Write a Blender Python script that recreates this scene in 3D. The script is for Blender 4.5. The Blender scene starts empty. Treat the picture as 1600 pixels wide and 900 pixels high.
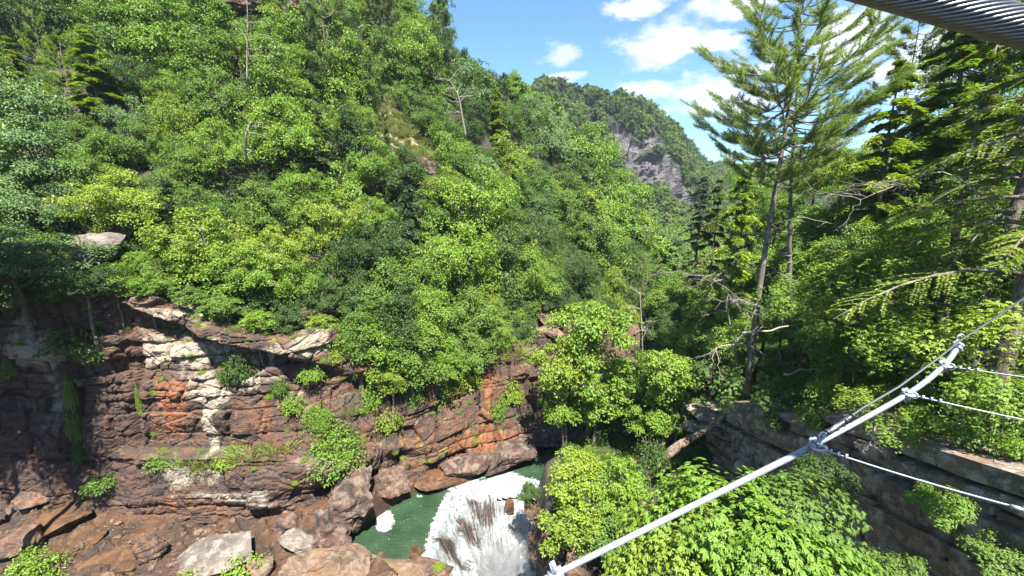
import bpy, math, random
import numpy as np
from mathutils import Vector, Matrix
from mathutils.bvhtree import BVHTree
from math import radians as R

SC = bpy.context.scene
COL = SC.collection
PI = math.pi

# ------------------------------------------------------------------ camera
CAM_Z = 26.0
PITCH = R(12.6)
FPX = 671.0
cam_d = bpy.data.cameras.new('camera')
cam = bpy.data.objects.new('camera', cam_d)
COL.objects.link(cam)
cam.location = (0, 0, CAM_Z)
cam.rotation_euler = (PI / 2 - PITCH, 0, 0)
cam_d.sensor_width = 36.0
cam_d.lens = 36.0 * FPX / 1600.0
cam_d.clip_start = 0.05
cam_d.clip_end = 6000
SC.camera = cam
CP, SP = math.cos(PITCH), math.sin(PITCH)


def ray(px, py):
    u = (px - 800.0) / FPX
    v = (450.0 - py) / FPX
    return Vector((u, CP + v * SP, -SP + v * CP))


def at(px, py, Y):
    """world point seen at photo pixel (px,py) at world distance Y"""
    d = ray(px, py)
    return Vector((0, 0, CAM_Z)) + d * (Y / d.y)


def atz(px, py, z):
    d = ray(px, py)
    return Vector((0, 0, CAM_Z)) + d * ((z - CAM_Z) / d.z)


def proj(p):
    x, y, z = p[0], p[1], p[2] - CAM_Z
    dep = y * CP - z * SP
    return 800 + FPX * x / dep, 450 - FPX * (y * SP + z * CP) / dep, dep


# ------------------------------------------------------------------ light
SUN_DIR = Vector((0.12, -0.45, 0.88)).normalized()      # towards the sun
SUN_EL = math.asin(SUN_DIR.z)
SUN_AZ = math.atan2(SUN_DIR.x, SUN_DIR.y)
sun_d = bpy.data.lights.new('sun', 'SUN')
sun_d.energy = 5.0
sun_d.angle = R(0.53)
sun_d.color = (1.0, 0.955, 0.87)
sun = bpy.data.objects.new('sun', sun_d)
COL.objects.link(sun)
sun.rotation_euler = SUN_DIR.to_track_quat('Z', 'Y').to_euler()
sun.location = (30, -40, 120)

SC.view_settings.view_transform = 'Standard'
SC.view_settings.look = 'None'
SC.view_settings.gamma = 1
SC.view_settings.use_curve_mapping = False
SC.view_settings.exposure = 2.1
SC.cycles.use_denoising = True
SC.cycles.max_bounces = 8
SC.cycles.diffuse_bounces = 2
SC.cycles.glossy_bounces = 2
SC.cycles.transmission_bounces = 4
SC.cycles.volume_bounces = 0
SC.cycles.transparent_max_bounces = 8
SC.cycles.sample_clamp_indirect = 4
SC.cycles.caustics_reflective = False
SC.cycles.caustics_refractive = False


class NT:
    """tiny node-tree writer"""
    def __init__(self, tree):
        self.t = tree
        self.n = tree.nodes
        self.l = tree.links

    def add(self, kind, **kw):
        nd = self.n.new(kind)
        for k, v in kw.items():
            if k.startswith('i_'):
                self.put(nd.inputs[k[2:].replace('_', ' ')], v)
            elif k.startswith('n_'):
                self.put(nd.inputs[int(k[2:])], v)
            else:
                setattr(nd, k, v)
        return nd

    def put(self, sock, v):
        if isinstance(v, bpy.types.NodeSocket):
            self.l.new(v, sock)
        elif isinstance(v, bpy.types.Node):
            self.l.new(v.outputs[0], sock)
        else:
            sock.default_value = v

    def math(self, op, a, b=0.0, c=0.0, clamp=False):
        nd = self.add('ShaderNodeMath', operation=op, use_clamp=clamp)
        self.put(nd.inputs[0], a)
        self.put(nd.inputs[1], b)
        self.put(nd.inputs[2], c)
        return nd.outputs[0]

    def vmath(self, op, a, b=(0, 0, 0)):
        nd = self.add('ShaderNodeVectorMath', operation=op)
        self.put(nd.inputs[0], a)
        if op == 'SCALE':
            self.put(nd.inputs[3], b)
        else:
            self.put(nd.inputs[1], b)
        return nd.outputs[1] if op in ('DISTANCE', 'LENGTH', 'DOT_PRODUCT') else nd.outputs[0]

    def mix(self, fac, a, b, blend='MIX'):
        nd = self.add('ShaderNodeMix', data_type='RGBA', blend_type=blend)
        self.put(nd.inputs[0], fac)
        for s, v in ((nd.inputs[6], a), (nd.inputs[7], b)):
            if isinstance(v, tuple) and len(v) == 3:
                v = (*v, 1)
            self.put(s, v)
        return nd.outputs[2]

    def noise(self, vec, scale, detail=4, rough=0.55, dist=0.0):
        nd = self.add('ShaderNodeTexNoise')
        self.put(nd.inputs['Vector'], vec)
        nd.inputs['Scale'].default_value = scale
        nd.inputs['Detail'].default_value = detail
        nd.inputs['Roughness'].default_value = rough
        nd.inputs['Distortion'].default_value = dist
        return nd.outputs['Fac']

    def ramp(self, fac, lo, hi):
        nd = self.add('ShaderNodeMapRange', interpolation_type='SMOOTHSTEP')
        self.put(nd.inputs[0], fac)
        nd.inputs[1].default_value = lo
        nd.inputs[2].default_value = hi
        return nd.outputs[0]

    def attr(self, name):
        return self.add('ShaderNodeAttribute', attribute_name=name).outputs['Fac']

    def attrc(self, name):
        return self.add('ShaderNodeAttribute', attribute_name=name).outputs['Color']

    def pos(self):
        return self.add('ShaderNodeNewGeometry').outputs['Position']

    def scalev(self, vec, s):
        return self.vmath('MULTIPLY', vec, s)


# ------------------------------------------------------------------ sky
world = bpy.data.worlds.new('World')
SC.world = world
world.use_nodes = True
w = NT(world.node_tree)
w.n.clear()
sky = w.add('ShaderNodeTexSky', sky_type='NISHITA', sun_disc=False, sun_elevation=SUN_EL,
            sun_rotation=SUN_AZ, altitude=500, air_density=1.0, dust_density=0.6, ozone_density=3.0)
gd = w.add('ShaderNodeTexCoord').outputs['Generated']
nz = w.add('ShaderNodeTexNoise')
w.put(nz.inputs['Vector'], w.scalev(gd, (1, 1, 2.2)))
nz.inputs['Scale'].default_value = 7
nz.inputs['Detail'].default_value = 7
nz.inputs['Roughness'].default_value = 0.62
warp = w.vmath('SCALE', w.vmath('SUBTRACT', nz.outputs['Color'], (0.5, 0.5, 0.5)), 0.10)
dd = w.vmath('ADD', gd, warp)
# clouds: sky directions with a horizontal and a vertical half size (radians, roughly)
CLOUDS = [(1050, 66, .115, .050), (1095, 152, .135, .050), (1010, 142, .08, .025), (883, 80, .052, .030), (998, 12, .085, .020), (1135, 6, .11, .03),
          (878, 123, .055, .016), (1330, 60, .08, .06), (1440, 110, .12, .05), (1180, 105, .08, .02), (1480, 60, .10, .04), (1175, 165, .08, .035), (1130, 66, .06, .022)]
best = None
for (cx, cy, hw, hh) in CLOUDS:
    c = ray(cx, cy).normalized()
    right = Vector((c.y, -c.x, 0)).normalized()
    up = right.cross(c)
    dx = w.math('MULTIPLY', w.math('SUBTRACT', w.vmath('DOT_PRODUCT', dd, tuple(right)), right.dot(c)), 1 / hw)
    dy = w.math('MULTIPLY', w.math('SUBTRACT', w.vmath('DOT_PRODUCT', dd, tuple(up)), up.dot(c)), 1 / hh)
    front = w.math('GREATER_THAN', w.vmath('DOT_PRODUCT', dd, tuple(c)), 0.0)
    r2 = w.math('ADD', w.math('MULTIPLY', dx, dx), w.math('MULTIPLY', dy, dy))
    m = w.math('MULTIPLY', w.math('SUBTRACT', 1.0, w.math('SQRT', r2)), front)
    best = m if best is None else w.math('MAXIMUM', best, m)
# further clouds of the same kind all over the rest of the sky
inv = w.math('MAXIMUM', w.add('ShaderNodeSeparateXYZ', n_0=gd).outputs[2], 0.08)
flat = w.vmath('SCALE', gd, w.math('DIVIDE', 1.0, inv))
nfar = w.noise(w.scalev(flat, (1, 1, 0.0)), 1.3, 6, 0.6)
behind = w.ramp(w.vmath('DOT_PRODUCT', gd, tuple(ray(900, 200).normalized())), 0.75, 0.45)
other = w.math('SUBTRACT', w.math('MULTIPLY', w.math('SUBTRACT', nfar, 0.56), 6.0), w.math('SUBTRACT', 1.0, behind))
best = w.math('MAXIMUM', best, other)
nfine = w.noise(w.scalev(gd, (1, 1, 2.0)), 22, 7, 0.62)
cm = w.math('ADD', best, w.math('MULTIPLY', w.math('SUBTRACT', nfine, 0.5), 1.5))
cmask = w.ramp(cm, 0.0, 0.75)
shade = w.ramp(w.noise(w.scalev(gd, (1, 1, 1.6)), 11, 5, 0.5), 0.3, 0.65)
ccol = w.mix(shade, (4.0, 4.5, 5.4), (6.6, 6.7, 6.9))
skyc = w.mix(1.0, sky.outputs[0], (0.76, 1.06, 1.26), 'MULTIPLY')
bg = w.add('ShaderNodeBackground')
w.put(bg.inputs[0], w.mix(w.math('MULTIPLY', cmask, 0.93), skyc, ccol))
bg.inputs[1].default_value = 0.052
out = w.add('ShaderNodeOutputWorld')
w.l.new(bg.outputs[0], out.inputs[0])


# ------------------------------------------------------------------ mesh tools
def mk_mesh(name, V, F, mat=None, smooth=False, attrs=None):
    """V (n,3); F list of (m,k) int arrays"""
    V = np.asarray(V, dtype=np.float32)
    if not isinstance(F, list):
        F = [F]
    F = [np.asarray(f, dtype=np.int32) for f in F if len(f)]
    me = bpy.data.meshes.new(name)
    me.vertices.add(len(V))
    me.vertices.foreach_set('co', V.ravel())
    nl = sum(f.size for f in F)
    me.loops.add(nl)
    me.loops.foreach_set('vertex_index', np.concatenate([f.ravel() for f in F]))
    tot = np.concatenate([np.full(len(f), f.shape[1], np.int32) for f in F])
    st = np.concatenate([[0], np.cumsum(tot)[:-1]]).astype(np.int32)
    me.polygons.add(len(tot))
    me.polygons.foreach_set('loop_start', st)
    me.polygons.foreach_set('loop_total', tot)
    me.polygons.foreach_set('use_smooth', np.full(len(tot), smooth))
    if attrs:
        for k, a in attrs.items():
            a = np.asarray(a, dtype=np.float32)
            if a.ndim == 1:
                at_ = me.attributes.new(k, 'FLOAT', 'POINT')
                at_.data.foreach_set('value', a)
            else:
                at_ = me.attributes.new(k, 'FLOAT_COLOR', 'POINT')
                at_.data.foreach_set('color', np.concatenate([a, np.ones((len(a), 1), np.float32)], 1).ravel())
    me.update(calc_edges=True)
    me.validate()
    if mat:
        me.materials.append(mat)
    return me


def link(name, me, parent=None, loc=None):
    o = bpy.data.objects.new(name, me)
    COL.objects.link(o)
    if parent:
        o.parent = parent
    if loc is not None:
        o.location = loc
    return o


def tag(o, label=None, cat=None, group=None, kind=None):
    for k, v in (('label', label), ('category', cat), ('group', group), ('kind', kind)):
        if v:
            o[k] = v
    return o


def empty(name, loc, label, cat, group=None):
    o = bpy.data.objects.new(name, None)
    o.empty_display_size = 0.3
    COL.objects.link(o)
    o.location = loc
    return tag(o, label, cat, group)


class Geo:
    def __init__(self):
        self.V, self.F, self.n = [], {}, 0

    def add(self, V, *Fs):
        V = np.asarray(V, dtype=np.float64).reshape(-1, 3)
        for f in Fs:
            f = np.asarray(f, dtype=np.int64)
            self.F.setdefault(f.shape[1], []).append(f + self.n)
        self.V.append(V)
        self.n += len(V)
        return self

    def tube(self, pts, rad, sides=6, cap=True):
        P = np.asarray(pts, dtype=np.float64)
        n = len(P)
        rad = np.broadcast_to(np.asarray(rad, float), (n,))
        T = np.gradient(P, axis=0)
        T /= np.linalg.norm(T, axis=1)[:, None] + 1e-9
        ref = np.array([0, 0, 1.0]) if abs(T[0][2]) < 0.9 else np.array([1.0, 0, 0])
        A = np.cross(T, ref)
        A /= np.linalg.norm(A, axis=1)[:, None] + 1e-9
        B = np.cross(T, A)
        ang = np.arange(sides) * 2 * PI / sides
        ring = (np.cos(ang)[None, :, None] * A[:, None, :] + np.sin(ang)[None, :, None] * B[:, None, :])
        V = P[:, None, :] + ring * rad[:, None, None]
        i = np.arange(n - 1)[:, None] * sides
        j = np.arange(sides)[None, :]
        jn = (j + 1) % sides
        F = np.stack([i + j, i + jn, i + sides + jn, i + sides + j], -1).reshape(-1, 4)
        self.add(V.reshape(-1, 3), F)
        if cap and sides > 2:
            c0 = self.n
            self.add(np.array([P[0], P[-1]]))
            base = c0 - n * sides
            j = np.arange(sides)
            tri0 = np.stack([np.full(sides, c0), base + (j + 1) % sides, base + j], -1)
            e = base + (n - 1) * sides
            tri1 = np.stack([np.full(sides, c0 + 1), e + j, e + (j + 1) % sides], -1)
            self.F.setdefault(3, []).append(tri0)
            self.F.setdefault(3, []).append(tri1)
        return self

    def box(self, c, s, rot=None):
        v = np.array([[x, y, z] for x in (-.5, .5) for y in (-.5, .5) for z in (-.5, .5)]) * np.array(s)
        if rot is not None:
            v = v @ np.array(rot.to_3x3()).T
        v = v + np.array(c)
        self.add(v, [[0, 1, 3, 2], [4, 6, 7, 5], [0, 4, 5, 1], [2, 3, 7, 6], [0, 2, 6, 4], [1, 5, 7, 3]])
        return self

    def mesh(self, name, mat=None, smooth=False, attrs=None):
        return mk_mesh(name, np.concatenate(self.V), [np.concatenate(f) for f in self.F.values()], mat, smooth, attrs)


def grid_faces(nu, nv):
    i = np.arange(nu - 1)[:, None] * nv
    j = np.arange(nv - 1)[None, :]
    return np.stack([i + j, i + nv + j, i + nv + j + 1, i + j + 1], -1).reshape(-1, 4)


# value noise -------------------------------------------------------
def _hash(ix, iy, iz, s):
    h = (ix.astype(np.int64) * 374761393 + iy.astype(np.int64) * 668265263 + iz.astype(np.int64) * 2147483647 + s * 974634777) & 0xffffffff
    h = ((h ^ (h >> 13)) * 1274126177) & 0xffffffff
    h = ((h ^ (h >> 16)) * 2246822519) & 0xffffffff
    return ((h ^ (h >> 15)) & 0xffffff) / float(0xffffff)


def vnoise(x, y, z, s=0):
    x, y, z = np.broadcast_arrays(np.asarray(x, float), np.asarray(y, float), np.asarray(z, float))
    fx, fy, fz = np.floor(x), np.floor(y), np.floor(z)
    u, v, t = x - fx, y - fy, z - fz
    u, v, t = (a * a * (3 - 2 * a) for a in (u, v, t))
    r = 0
    for a in (0, 1):
        for b in (0, 1):
            for c in (0, 1):
                wgt = (u if a else 1 - u) * (v if b else 1 - v) * (t if c else 1 - t)
                r = r + wgt * _hash(fx + a, fy + b, fz + c, s)
    return r * 2 - 1


def fbm(x, y, z, s=0, oct=4, gain=0.5):
    r, a = 0, 1.0
    for o in range(oct):
        r = r + a * vnoise(x, y, z, s + o * 17)
        x, y, z = x * 2.03, y * 2.03, z * 2.03
        a *= gain
    return r


def hashv(*a, s=0):
    a = list(a) + [0] * (3 - len(a))
    a = np.broadcast_arrays(*[np.asarray(q) for q in a])
    return _hash(a[0], a[1], a[2], s)


def sstep(x, a, b):
    t = np.clip((x - a) / (b - a), 0, 1)
    return t * t * (3 - 2 * t)


def catmull(C, t):
    """C (n,3), t in [0,n-1]"""
    n = len(C)
    i = np.clip(np.floor(t).astype(int), 0, n - 2)
    f = (t - i)[:, None]
    p0, p1, p2, p3 = C[np.clip(i - 1, 0, n - 1)], C[i], C[i + 1], C[np.clip(i + 2, 0, n - 1)]
    return 0.5 * ((2 * p1) + (-p0 + p2) * f + (2 * p0 - 5 * p1 + 4 * p2 - p3) * f ** 2 + (-p0 + 3 * p1 - 3 * p2 + p3) * f ** 3)


def patch(ctrl, nu, nv):
    """ctrl[col][row] of 3D points -> (nu,nv,3) smooth sheet"""
    C = np.array([[tuple(p) for p in col] for col in ctrl], float)
    tv = np.linspace(0, C.shape[1] - 1, nv)
    rows = np.stack([catmull(c, tv) for c in C])             # ncol,nv,3
    # even spacing along u by arc length
    mid = rows[:, nv // 2]
    tu = np.linspace(0, C.shape[0] - 1, 400)
    mm = catmull(mid, tu)
    L = np.concatenate([[0], np.cumsum(np.linalg.norm(np.diff(mm, axis=0), axis=1))])
    t = np.interp(np.linspace(0, L[-1], nu), L, tu)
    return np.stack([catmull(rows[:, j], t) for j in range(nv)], 1)


def normals(G):
    du = np.gradient(G, axis=0)
    dv = np.gradient(G, axis=1)
    N = np.cross(du, dv)
    return N / (np.linalg.norm(N, axis=2)[..., None] + 1e-9)

# ------------------------------------------------------------------ materials
def new_mat(name):
    m = bpy.data.materials.new(name)
    m.use_nodes = True
    t = NT(m.node_tree)
    b = m.node_tree.nodes['Principled BSDF']
    return m, t, b, m.node_tree.nodes['Material Output']


def bump(t, h, strength, dist=0.05):
    nd = t.add('ShaderNodeBump')
    nd.inputs['Strength'].default_value = strength
    nd.inputs['Distance'].default_value = dist
    t.put(nd.inputs['Height'], h)
    return nd.outputs[0]


def leaf_mat(name, c1, c2, rough=0.50, spec=0.40, trans=0.38, tcol=None):
    m, t, b, o = new_mat(name)
    geo = t.add('ShaderNodeNewGeometry')
    rnd = t.add('ShaderNodeObjectInfo').outputs['Random']
    isl = geo.outputs['Random Per Island']
    tc = t.add('ShaderNodeTexCoord').outputs['Object']
    clump = t.noise(tc, 7.0, 2)
    f = t.math('ADD', t.math('MULTIPLY', isl, 0.55), t.math('MULTIPLY', t.math('SUBTRACT', clump, 0.5), 1.3), 0)
    f = t.math('ADD', f, t.math('MULTIPLY', t.math('SUBTRACT', rnd, 0.3), 0.5), clamp=True)
    col = t.mix(f, c1, c2)
    # a few browned or yellowed leaves
    old = t.math('GREATER_THAN', isl, 0.985)
    col = t.mix(t.math('MULTIPLY', old, 0.7), col, (0.16, 0.12, 0.03))
    t.put(b.inputs['Base Color'], col)
    b.inputs['Roughness'].default_value = rough
    b.inputs['Specular IOR Level'].default_value = spec
    tr = t.add('ShaderNodeBsdfTranslucent')
    tc_ = t.mix(1.0, col, tcol or (1.15, 1.25, 0.45), 'MULTIPLY')
    t.put(tr.inputs[0], tc_)
    mx = t.add('ShaderNodeMixShader')
    mx.inputs[0].default_value = trans
    t.l.new(b.outputs[0], mx.inputs[1])
    t.l.new(tr.outputs[0], mx.inputs[2])
    t.l.new(mx.outputs[0], o.inputs['Surface'])
    return m


LEAF = {
    'bright green': leaf_mat('leaf_bright', (0.105, 0.200, 0.018), (0.205, 0.310, 0.034)),
    'yellow green': leaf_mat('leaf_yellow', (0.145, 0.215, 0.020), (0.260, 0.330, 0.036)),
    'mid green': leaf_mat('leaf_mid', (0.072, 0.145, 0.018), (0.150, 0.240, 0.034)),
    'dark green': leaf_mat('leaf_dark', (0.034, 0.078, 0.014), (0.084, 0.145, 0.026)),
    'blue green': leaf_mat('leaf_blue', (0.085, 0.160, 0.052), (0.165, 0.250, 0.090)),
    'olive green': leaf_mat('leaf_olive', (0.080, 0.115, 0.024), (0.160, 0.195, 0.045), trans=0.25),
    'grey green': leaf_mat('leaf_grey', (0.050, 0.085, 0.040), (0.100, 0.135, 0.062), trans=0.2),
}
NEEDLE = leaf_mat('needle_pine', (0.140, 0.215, 0.042), (0.260, 0.330, 0.085), rough=0.5, trans=0.3)
NEEDLE_H = leaf_mat('needle_hemlock', (0.095, 0.150, 0.020), (0.225, 0.275, 0.040), rough=0.5, trans=0.35)
GRASS = leaf_mat('grass_blade', (0.10, 0.15, 0.03), (0.30, 0.29, 0.10), trans=0.3)


def bark_mat(name, c1, c2, scale=18):
    m, t, b, o = new_mat(name)
    tc = t.pos()
    n = t.noise(t.scalev(tc, (1, 1, 0.22)), scale, 5, 0.65)
    n2 = t.noise(tc, 1.7, 3)
    col = t.mix(t.ramp(n, 0.35, 0.65), c1, c2)
    col = t.mix(t.math('MULTIPLY', t.ramp(n2, 0.5, 0.75), 0.5), col, (0.30, 0.31, 0.26))
    t.put(b.inputs['Base Color'], col)
    b.inputs['Roughness'].default_value = 0.9
    t.put(b.inputs['Normal'], bump(t, n, 0.8, 0.04))
    return m


BARK = bark_mat('bark_brown', (0.050, 0.036, 0.026), (0.17, 0.13, 0.10))
BARK_GREY = bark_mat('bark_grey', (0.045, 0.036, 0.030), (0.15, 0.125, 0.10))
DEADWOOD = bark_mat('dead_wood', (0.15, 0.12, 0.095), (0.30, 0.26, 0.21))
LOGWOOD = bark_mat('fallen_log', (0.05, 0.032, 0.019), (0.16, 0.105, 0.06), 6)


def rock_mat(name, red, dark, pale, streak=0.6, lichen=0.35, wet=0.5, seed=0.0, tone=True, grain=1.0):
    m, t, b, o = new_mat(name)
    p = t.vmath('ADD', t.pos(), (seed, seed * 1.7, 0))
    n1 = t.noise(t.scalev(p, (1, 1, 1.6)), 0.42, 6, 0.62, 0.6)
    n2 = t.noise(p, 1.6, 6, 0.65, 0.4)
    nst = t.noise(t.scalev(p, (1, 1, 0.10)), 1.9, 5, 0.62, 0.2)      # run-off streaks
    nstr = t.noise(t.scalev(p, (0.35, 0.35, 7.0)), 1.2, 5, 0.6)      # bedding
    nf = t.noise(p, 14 * grain, 6, 0.7)
    col = t.mix(t.ramp(n1, 0.36, 0.62), dark, red)
    if tone:
        tn = t.attr('tone')
        pl = t.math('ADD', t.math('MULTIPLY', t.math('SUBTRACT', n2, 0.5), 1.1), tn)
        col = t.mix(t.ramp(pl, 0.30, 0.75), col, pale)
        dk = t.attr('wet_shade')
    else:
        col = t.mix(t.ramp(t.math('ADD', n2, t.math('MULTIPLY', nst, 0.4)), 0.62, 0.85), col, pale)
        dk = None
    st = t.ramp(nst, 0.53, 0.70)
    col = t.mix(t.math('MULTIPLY', st, streak), col, (dark[0] * .35, dark[1] * .35, dark[2] * .38))
    st2 = t.ramp(t.noise(t.scalev(t.vmath('ADD', p, (31, 7, 0)), (1, 1, 0.12)), 1.3, 5, 0.6), 0.60, 0.72)
    col = t.mix(t.math('MULTIPLY', st2, streak * 0.55), col, (0.17, 0.055, 0.014))
    col = t.mix(t.math('MULTIPLY', t.ramp(nstr, 0.55, 0.72), 0.22), col, (pale[0] * .8, pale[1] * .72, pale[2] * .66))
    lv = t.ramp(t.noise(t.vmath('ADD', p, (3, 11, 5)), 3.2, 6, 0.7), 0.58, 0.70)
    col = t.mix(t.math('MULTIPLY', lv, lichen), col, (0.24, 0.235, 0.21))
    if tone:
        rs = t.ramp(t.math('ADD', t.attr('rust'), t.math('MULTIPLY', t.math('SUBTRACT', nst, 0.5), 2.2)), 0.35, 0.8)
        col = t.mix(t.math('MULTIPLY', rs, 0.75), col, t.mix(t.ramp(n2, .4, .6), (0.13, 0.042, 0.012), (0.22, 0.085, 0.035)))
    # moss and soil on surfaces that face up
    nz_ = t.add('ShaderNodeSeparateXYZ', n_0=t.add('ShaderNodeNewGeometry').outputs['Normal']).outputs[2]
    mo = t.math('MULTIPLY', t.ramp(nz_, 0.55, 0.9), t.ramp(t.noise(p, 0.9, 5, 0.7), 0.52, 0.68))
    if tone:
        mo = t.math('MULTIPLY', mo, t.attr('mossy'))
        col = t.mix(mo, col, (0.14, 0.15, 0.045))
    col = t.mix(0.55, col, t.mix(t.ramp(nf, 0.3, 0.7), (0.45, 0.45, 0.45), (1.35, 1.35, 1.35)), 'MULTIPLY')
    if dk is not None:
        col = t.mix(t.math('MULTIPLY', dk, 0.85), col, t.mix(t.ramp(n2, .4, .6), (0.018, 0.015, 0.014), (0.060, 0.027, 0.018)))  # wet and painted shade both turn the rock nearly black
    t.put(b.inputs['Base Color'], col)
    rg = t.math('SUBTRACT', 0.92, t.math('MULTIPLY', st, wet))
    if name == 'rock_shelf':
        rg = t.math('SUBTRACT', rg, t.math('MULTIPLY', t.ramp(n2, .48, .56), 0.5))
    t.put(b.inputs['Roughness'], rg)
    b.inputs['Specular IOR Level'].default_value = 0.4
    hh = t.math('ADD', t.math('MULTIPLY', nf, 0.35), t.math('ADD', t.math('MULTIPLY', n2, 1.2), t.math('MULTIPLY', nstr, 0.5)))
    t.put(b.inputs['Normal'], bump(t, hh, 0.9, 0.14))
    return m


ROCK = rock_mat('rock_cliff', (0.092, 0.046, 0.028), (0.040, 0.030, 0.025), (0.26, 0.215, 0.165))
ROCK_SHELF = rock_mat('rock_shelf', (0.075, 0.034, 0.015), (0.028, 0.018, 0.012), (0.14, 0.10, 0.075), streak=0.25, lichen=0.12, seed=40)
ROCK_RED = rock_mat('rock_red', (0.072, 0.036, 0.025), (0.030, 0.020, 0.016), (0.145, 0.105, 0.080), streak=0.35, lichen=0.15, tone=False, seed=9)
ROCK_TAN = rock_mat('rock_tan', (0.14, 0.080, 0.042), (0.062, 0.040, 0.027), (0.17, 0.125, 0.088), streak=0.2, lichen=0.1, tone=False, seed=19)
ROCK_GREY = rock_mat('rock_grey', (0.115, 0.095, 0.080), (0.070, 0.056, 0.048), (0.20, 0.17, 0.14), streak=0.2, lichen=0.25, tone=False, seed=29)
ROCK_WET = rock_mat('rock_wet', (0.085, 0.048, 0.034), (0.035, 0.026, 0.022), (0.16, 0.09, 0.05), streak=0.5, lichen=0.0, wet=0.7, tone=False, seed=53)
ROCK_RUST = rock_mat('rock_rust', (0.080, 0.031, 0.010), (0.030, 0.018, 0.011), (0.11, 0.060, 0.027), streak=0.3, lichen=0.0, tone=False, seed=63)
ROCK_LEDGE = rock_mat('rock_ledge', (0.185, 0.125, 0.080), (0.10, 0.074, 0.053), (0.32, 0.28, 0.235), streak=0.25, lichen=0.35, tone=False, seed=73, grain=.8)
ROCK_FAR = rock_mat('rock_far', (0.30, 0.26, 0.235), (0.15, 0.135, 0.13), (0.46, 0.41, 0.37), streak=0.6, lichen=0.1, tone=False, seed=83, grain=.05)


def soil_mat():
    m, t, b, o = new_mat('soil')
    p = t.pos()
    n = t.noise(p, 0.8, 6, 0.65)
    n2 = t.noise(p, 6, 6, 0.7)
    col = t.mix(t.ramp(n2, 0.35, 0.65), (0.018, 0.014, 0.009), (0.060, 0.042, 0.025))
    col = t.mix(t.math('MULTIPLY', t.ramp(n, 0.45, 0.62), 0.75), col, (0.020, 0.034, 0.010))
    bare = t.attr('bare')
    bb = t.ramp(t.math('ADD', bare, t.math('MULTIPLY', t.math('SUBTRACT', n, 0.5), 0.8)), 0.35, 0.6)
    col = t.mix(bb, col, t.mix(t.ramp(n2, 0.4, 0.65), (0.24, 0.19, 0.10), (0.15, 0.14, 0.05)))
    t.put(b.inputs['Base Color'], col)
    b.inputs['Roughness'].default_value = 0.95
    t.put(b.inputs['Normal'], bump(t, n2, 0.8, 0.15))
    return m


SOIL = soil_mat()


def hill_mat():
    m, t, b, o = new_mat('mountainside')
    p = t.pos()
    rk = t.attr('rock')
    n = t.noise(t.scalev(p, (1, 1, 0.45)), 0.09, 9, 0.72, 0.8)
    st = t.noise(t.scalev(p, (1, 1, 0.12)), 0.20, 8, 0.72)
    col = t.mix(t.ramp(n, 0.35, 0.65), (0.080, 0.070, 0.074), (0.155, 0.138, 0.138))
    col = t.mix(t.math('MULTIPLY', t.ramp(st, 0.48, 0.62), 0.75), col, (0.022, 0.019, 0.023))
    g = t.mix(t.noise(p, 0.12, 5), (0.010, 0.018, 0.007), (0.022, 0.040, 0.012))
    t.put(b.inputs['Base Color'], t.mix(rk, g, col))
    b.inputs['Roughness'].default_value = 0.95
    t.put(b.inputs['Normal'], bump(t, t.math('ADD', n, t.math('MULTIPLY', st, 0.7)), 1.0, 5.0))
    return m


HILL = hill_mat()


def water_mat():
    m, t, b, o = new_mat('river_water')
    p = t.pos()
    foam = t.attr('foam')
    n = t.noise(p, 0.5, 4)
    col = t.mix(t.ramp(n, 0.3, 0.7), (0.016, 0.034, 0.017), (0.028, 0.052, 0.028))
    fl = t.noise(t.scalev(p, (1, 1, 0.3)), 3.5, 6, 0.65, 0.8)
    # drifting flecks of foam
    vor = t.add('ShaderNodeTexVoronoi', feature='F1')
    t.put(vor.inputs['Vector'], t.vmath('ADD', p, t.vmath('SCALE', t.add('ShaderNodeTexNoise', n_0=p).outputs['Color'], 0.8)))
    vor.inputs['Scale'].default_value = 1.4
    speck = t.math('MULTIPLY', t.ramp(vor.outputs['Distance'], 0.11, 0.03), t.ramp(t.noise(p, 0.35, 3), 0.40, 0.55))
    fm = t.ramp(t.math('ADD', foam, t.math('MULTIPLY', t.math('SUBTRACT', fl, 0.5), 2.6)), 0.30, 0.72)
    fm = t.math('MAXIMUM', fm, t.math('MULTIPLY', speck, 0.8))
    t.put(b.inputs['Base Color'], t.mix(fm, col, t.mix(t.ramp(t.noise(p, 7, 5, 0.7), 0.35, 0.6), (0.15, 0.17, 0.16), (0.30, 0.31, 0.30))))
    t.put(b.inputs['Roughness'], t.math('ADD', 0.10, t.math('MULTIPLY', fm, 0.7)))
    b.inputs['IOR'].default_value = 1.33
    b.inputs['Specular IOR Level'].default_value = 0.45
    rip = t.math('ADD', t.noise(t.scalev(p, (1, 1.6, 1)), 2.6, 4, 0.55, 0.4), t.math('MULTIPLY', t.noise(p, 9, 3), 0.3))
    t.put(b.inputs['Normal'], bump(t, rip, 0.9, 0.12))
    return m


WATER = water_mat()


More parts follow.
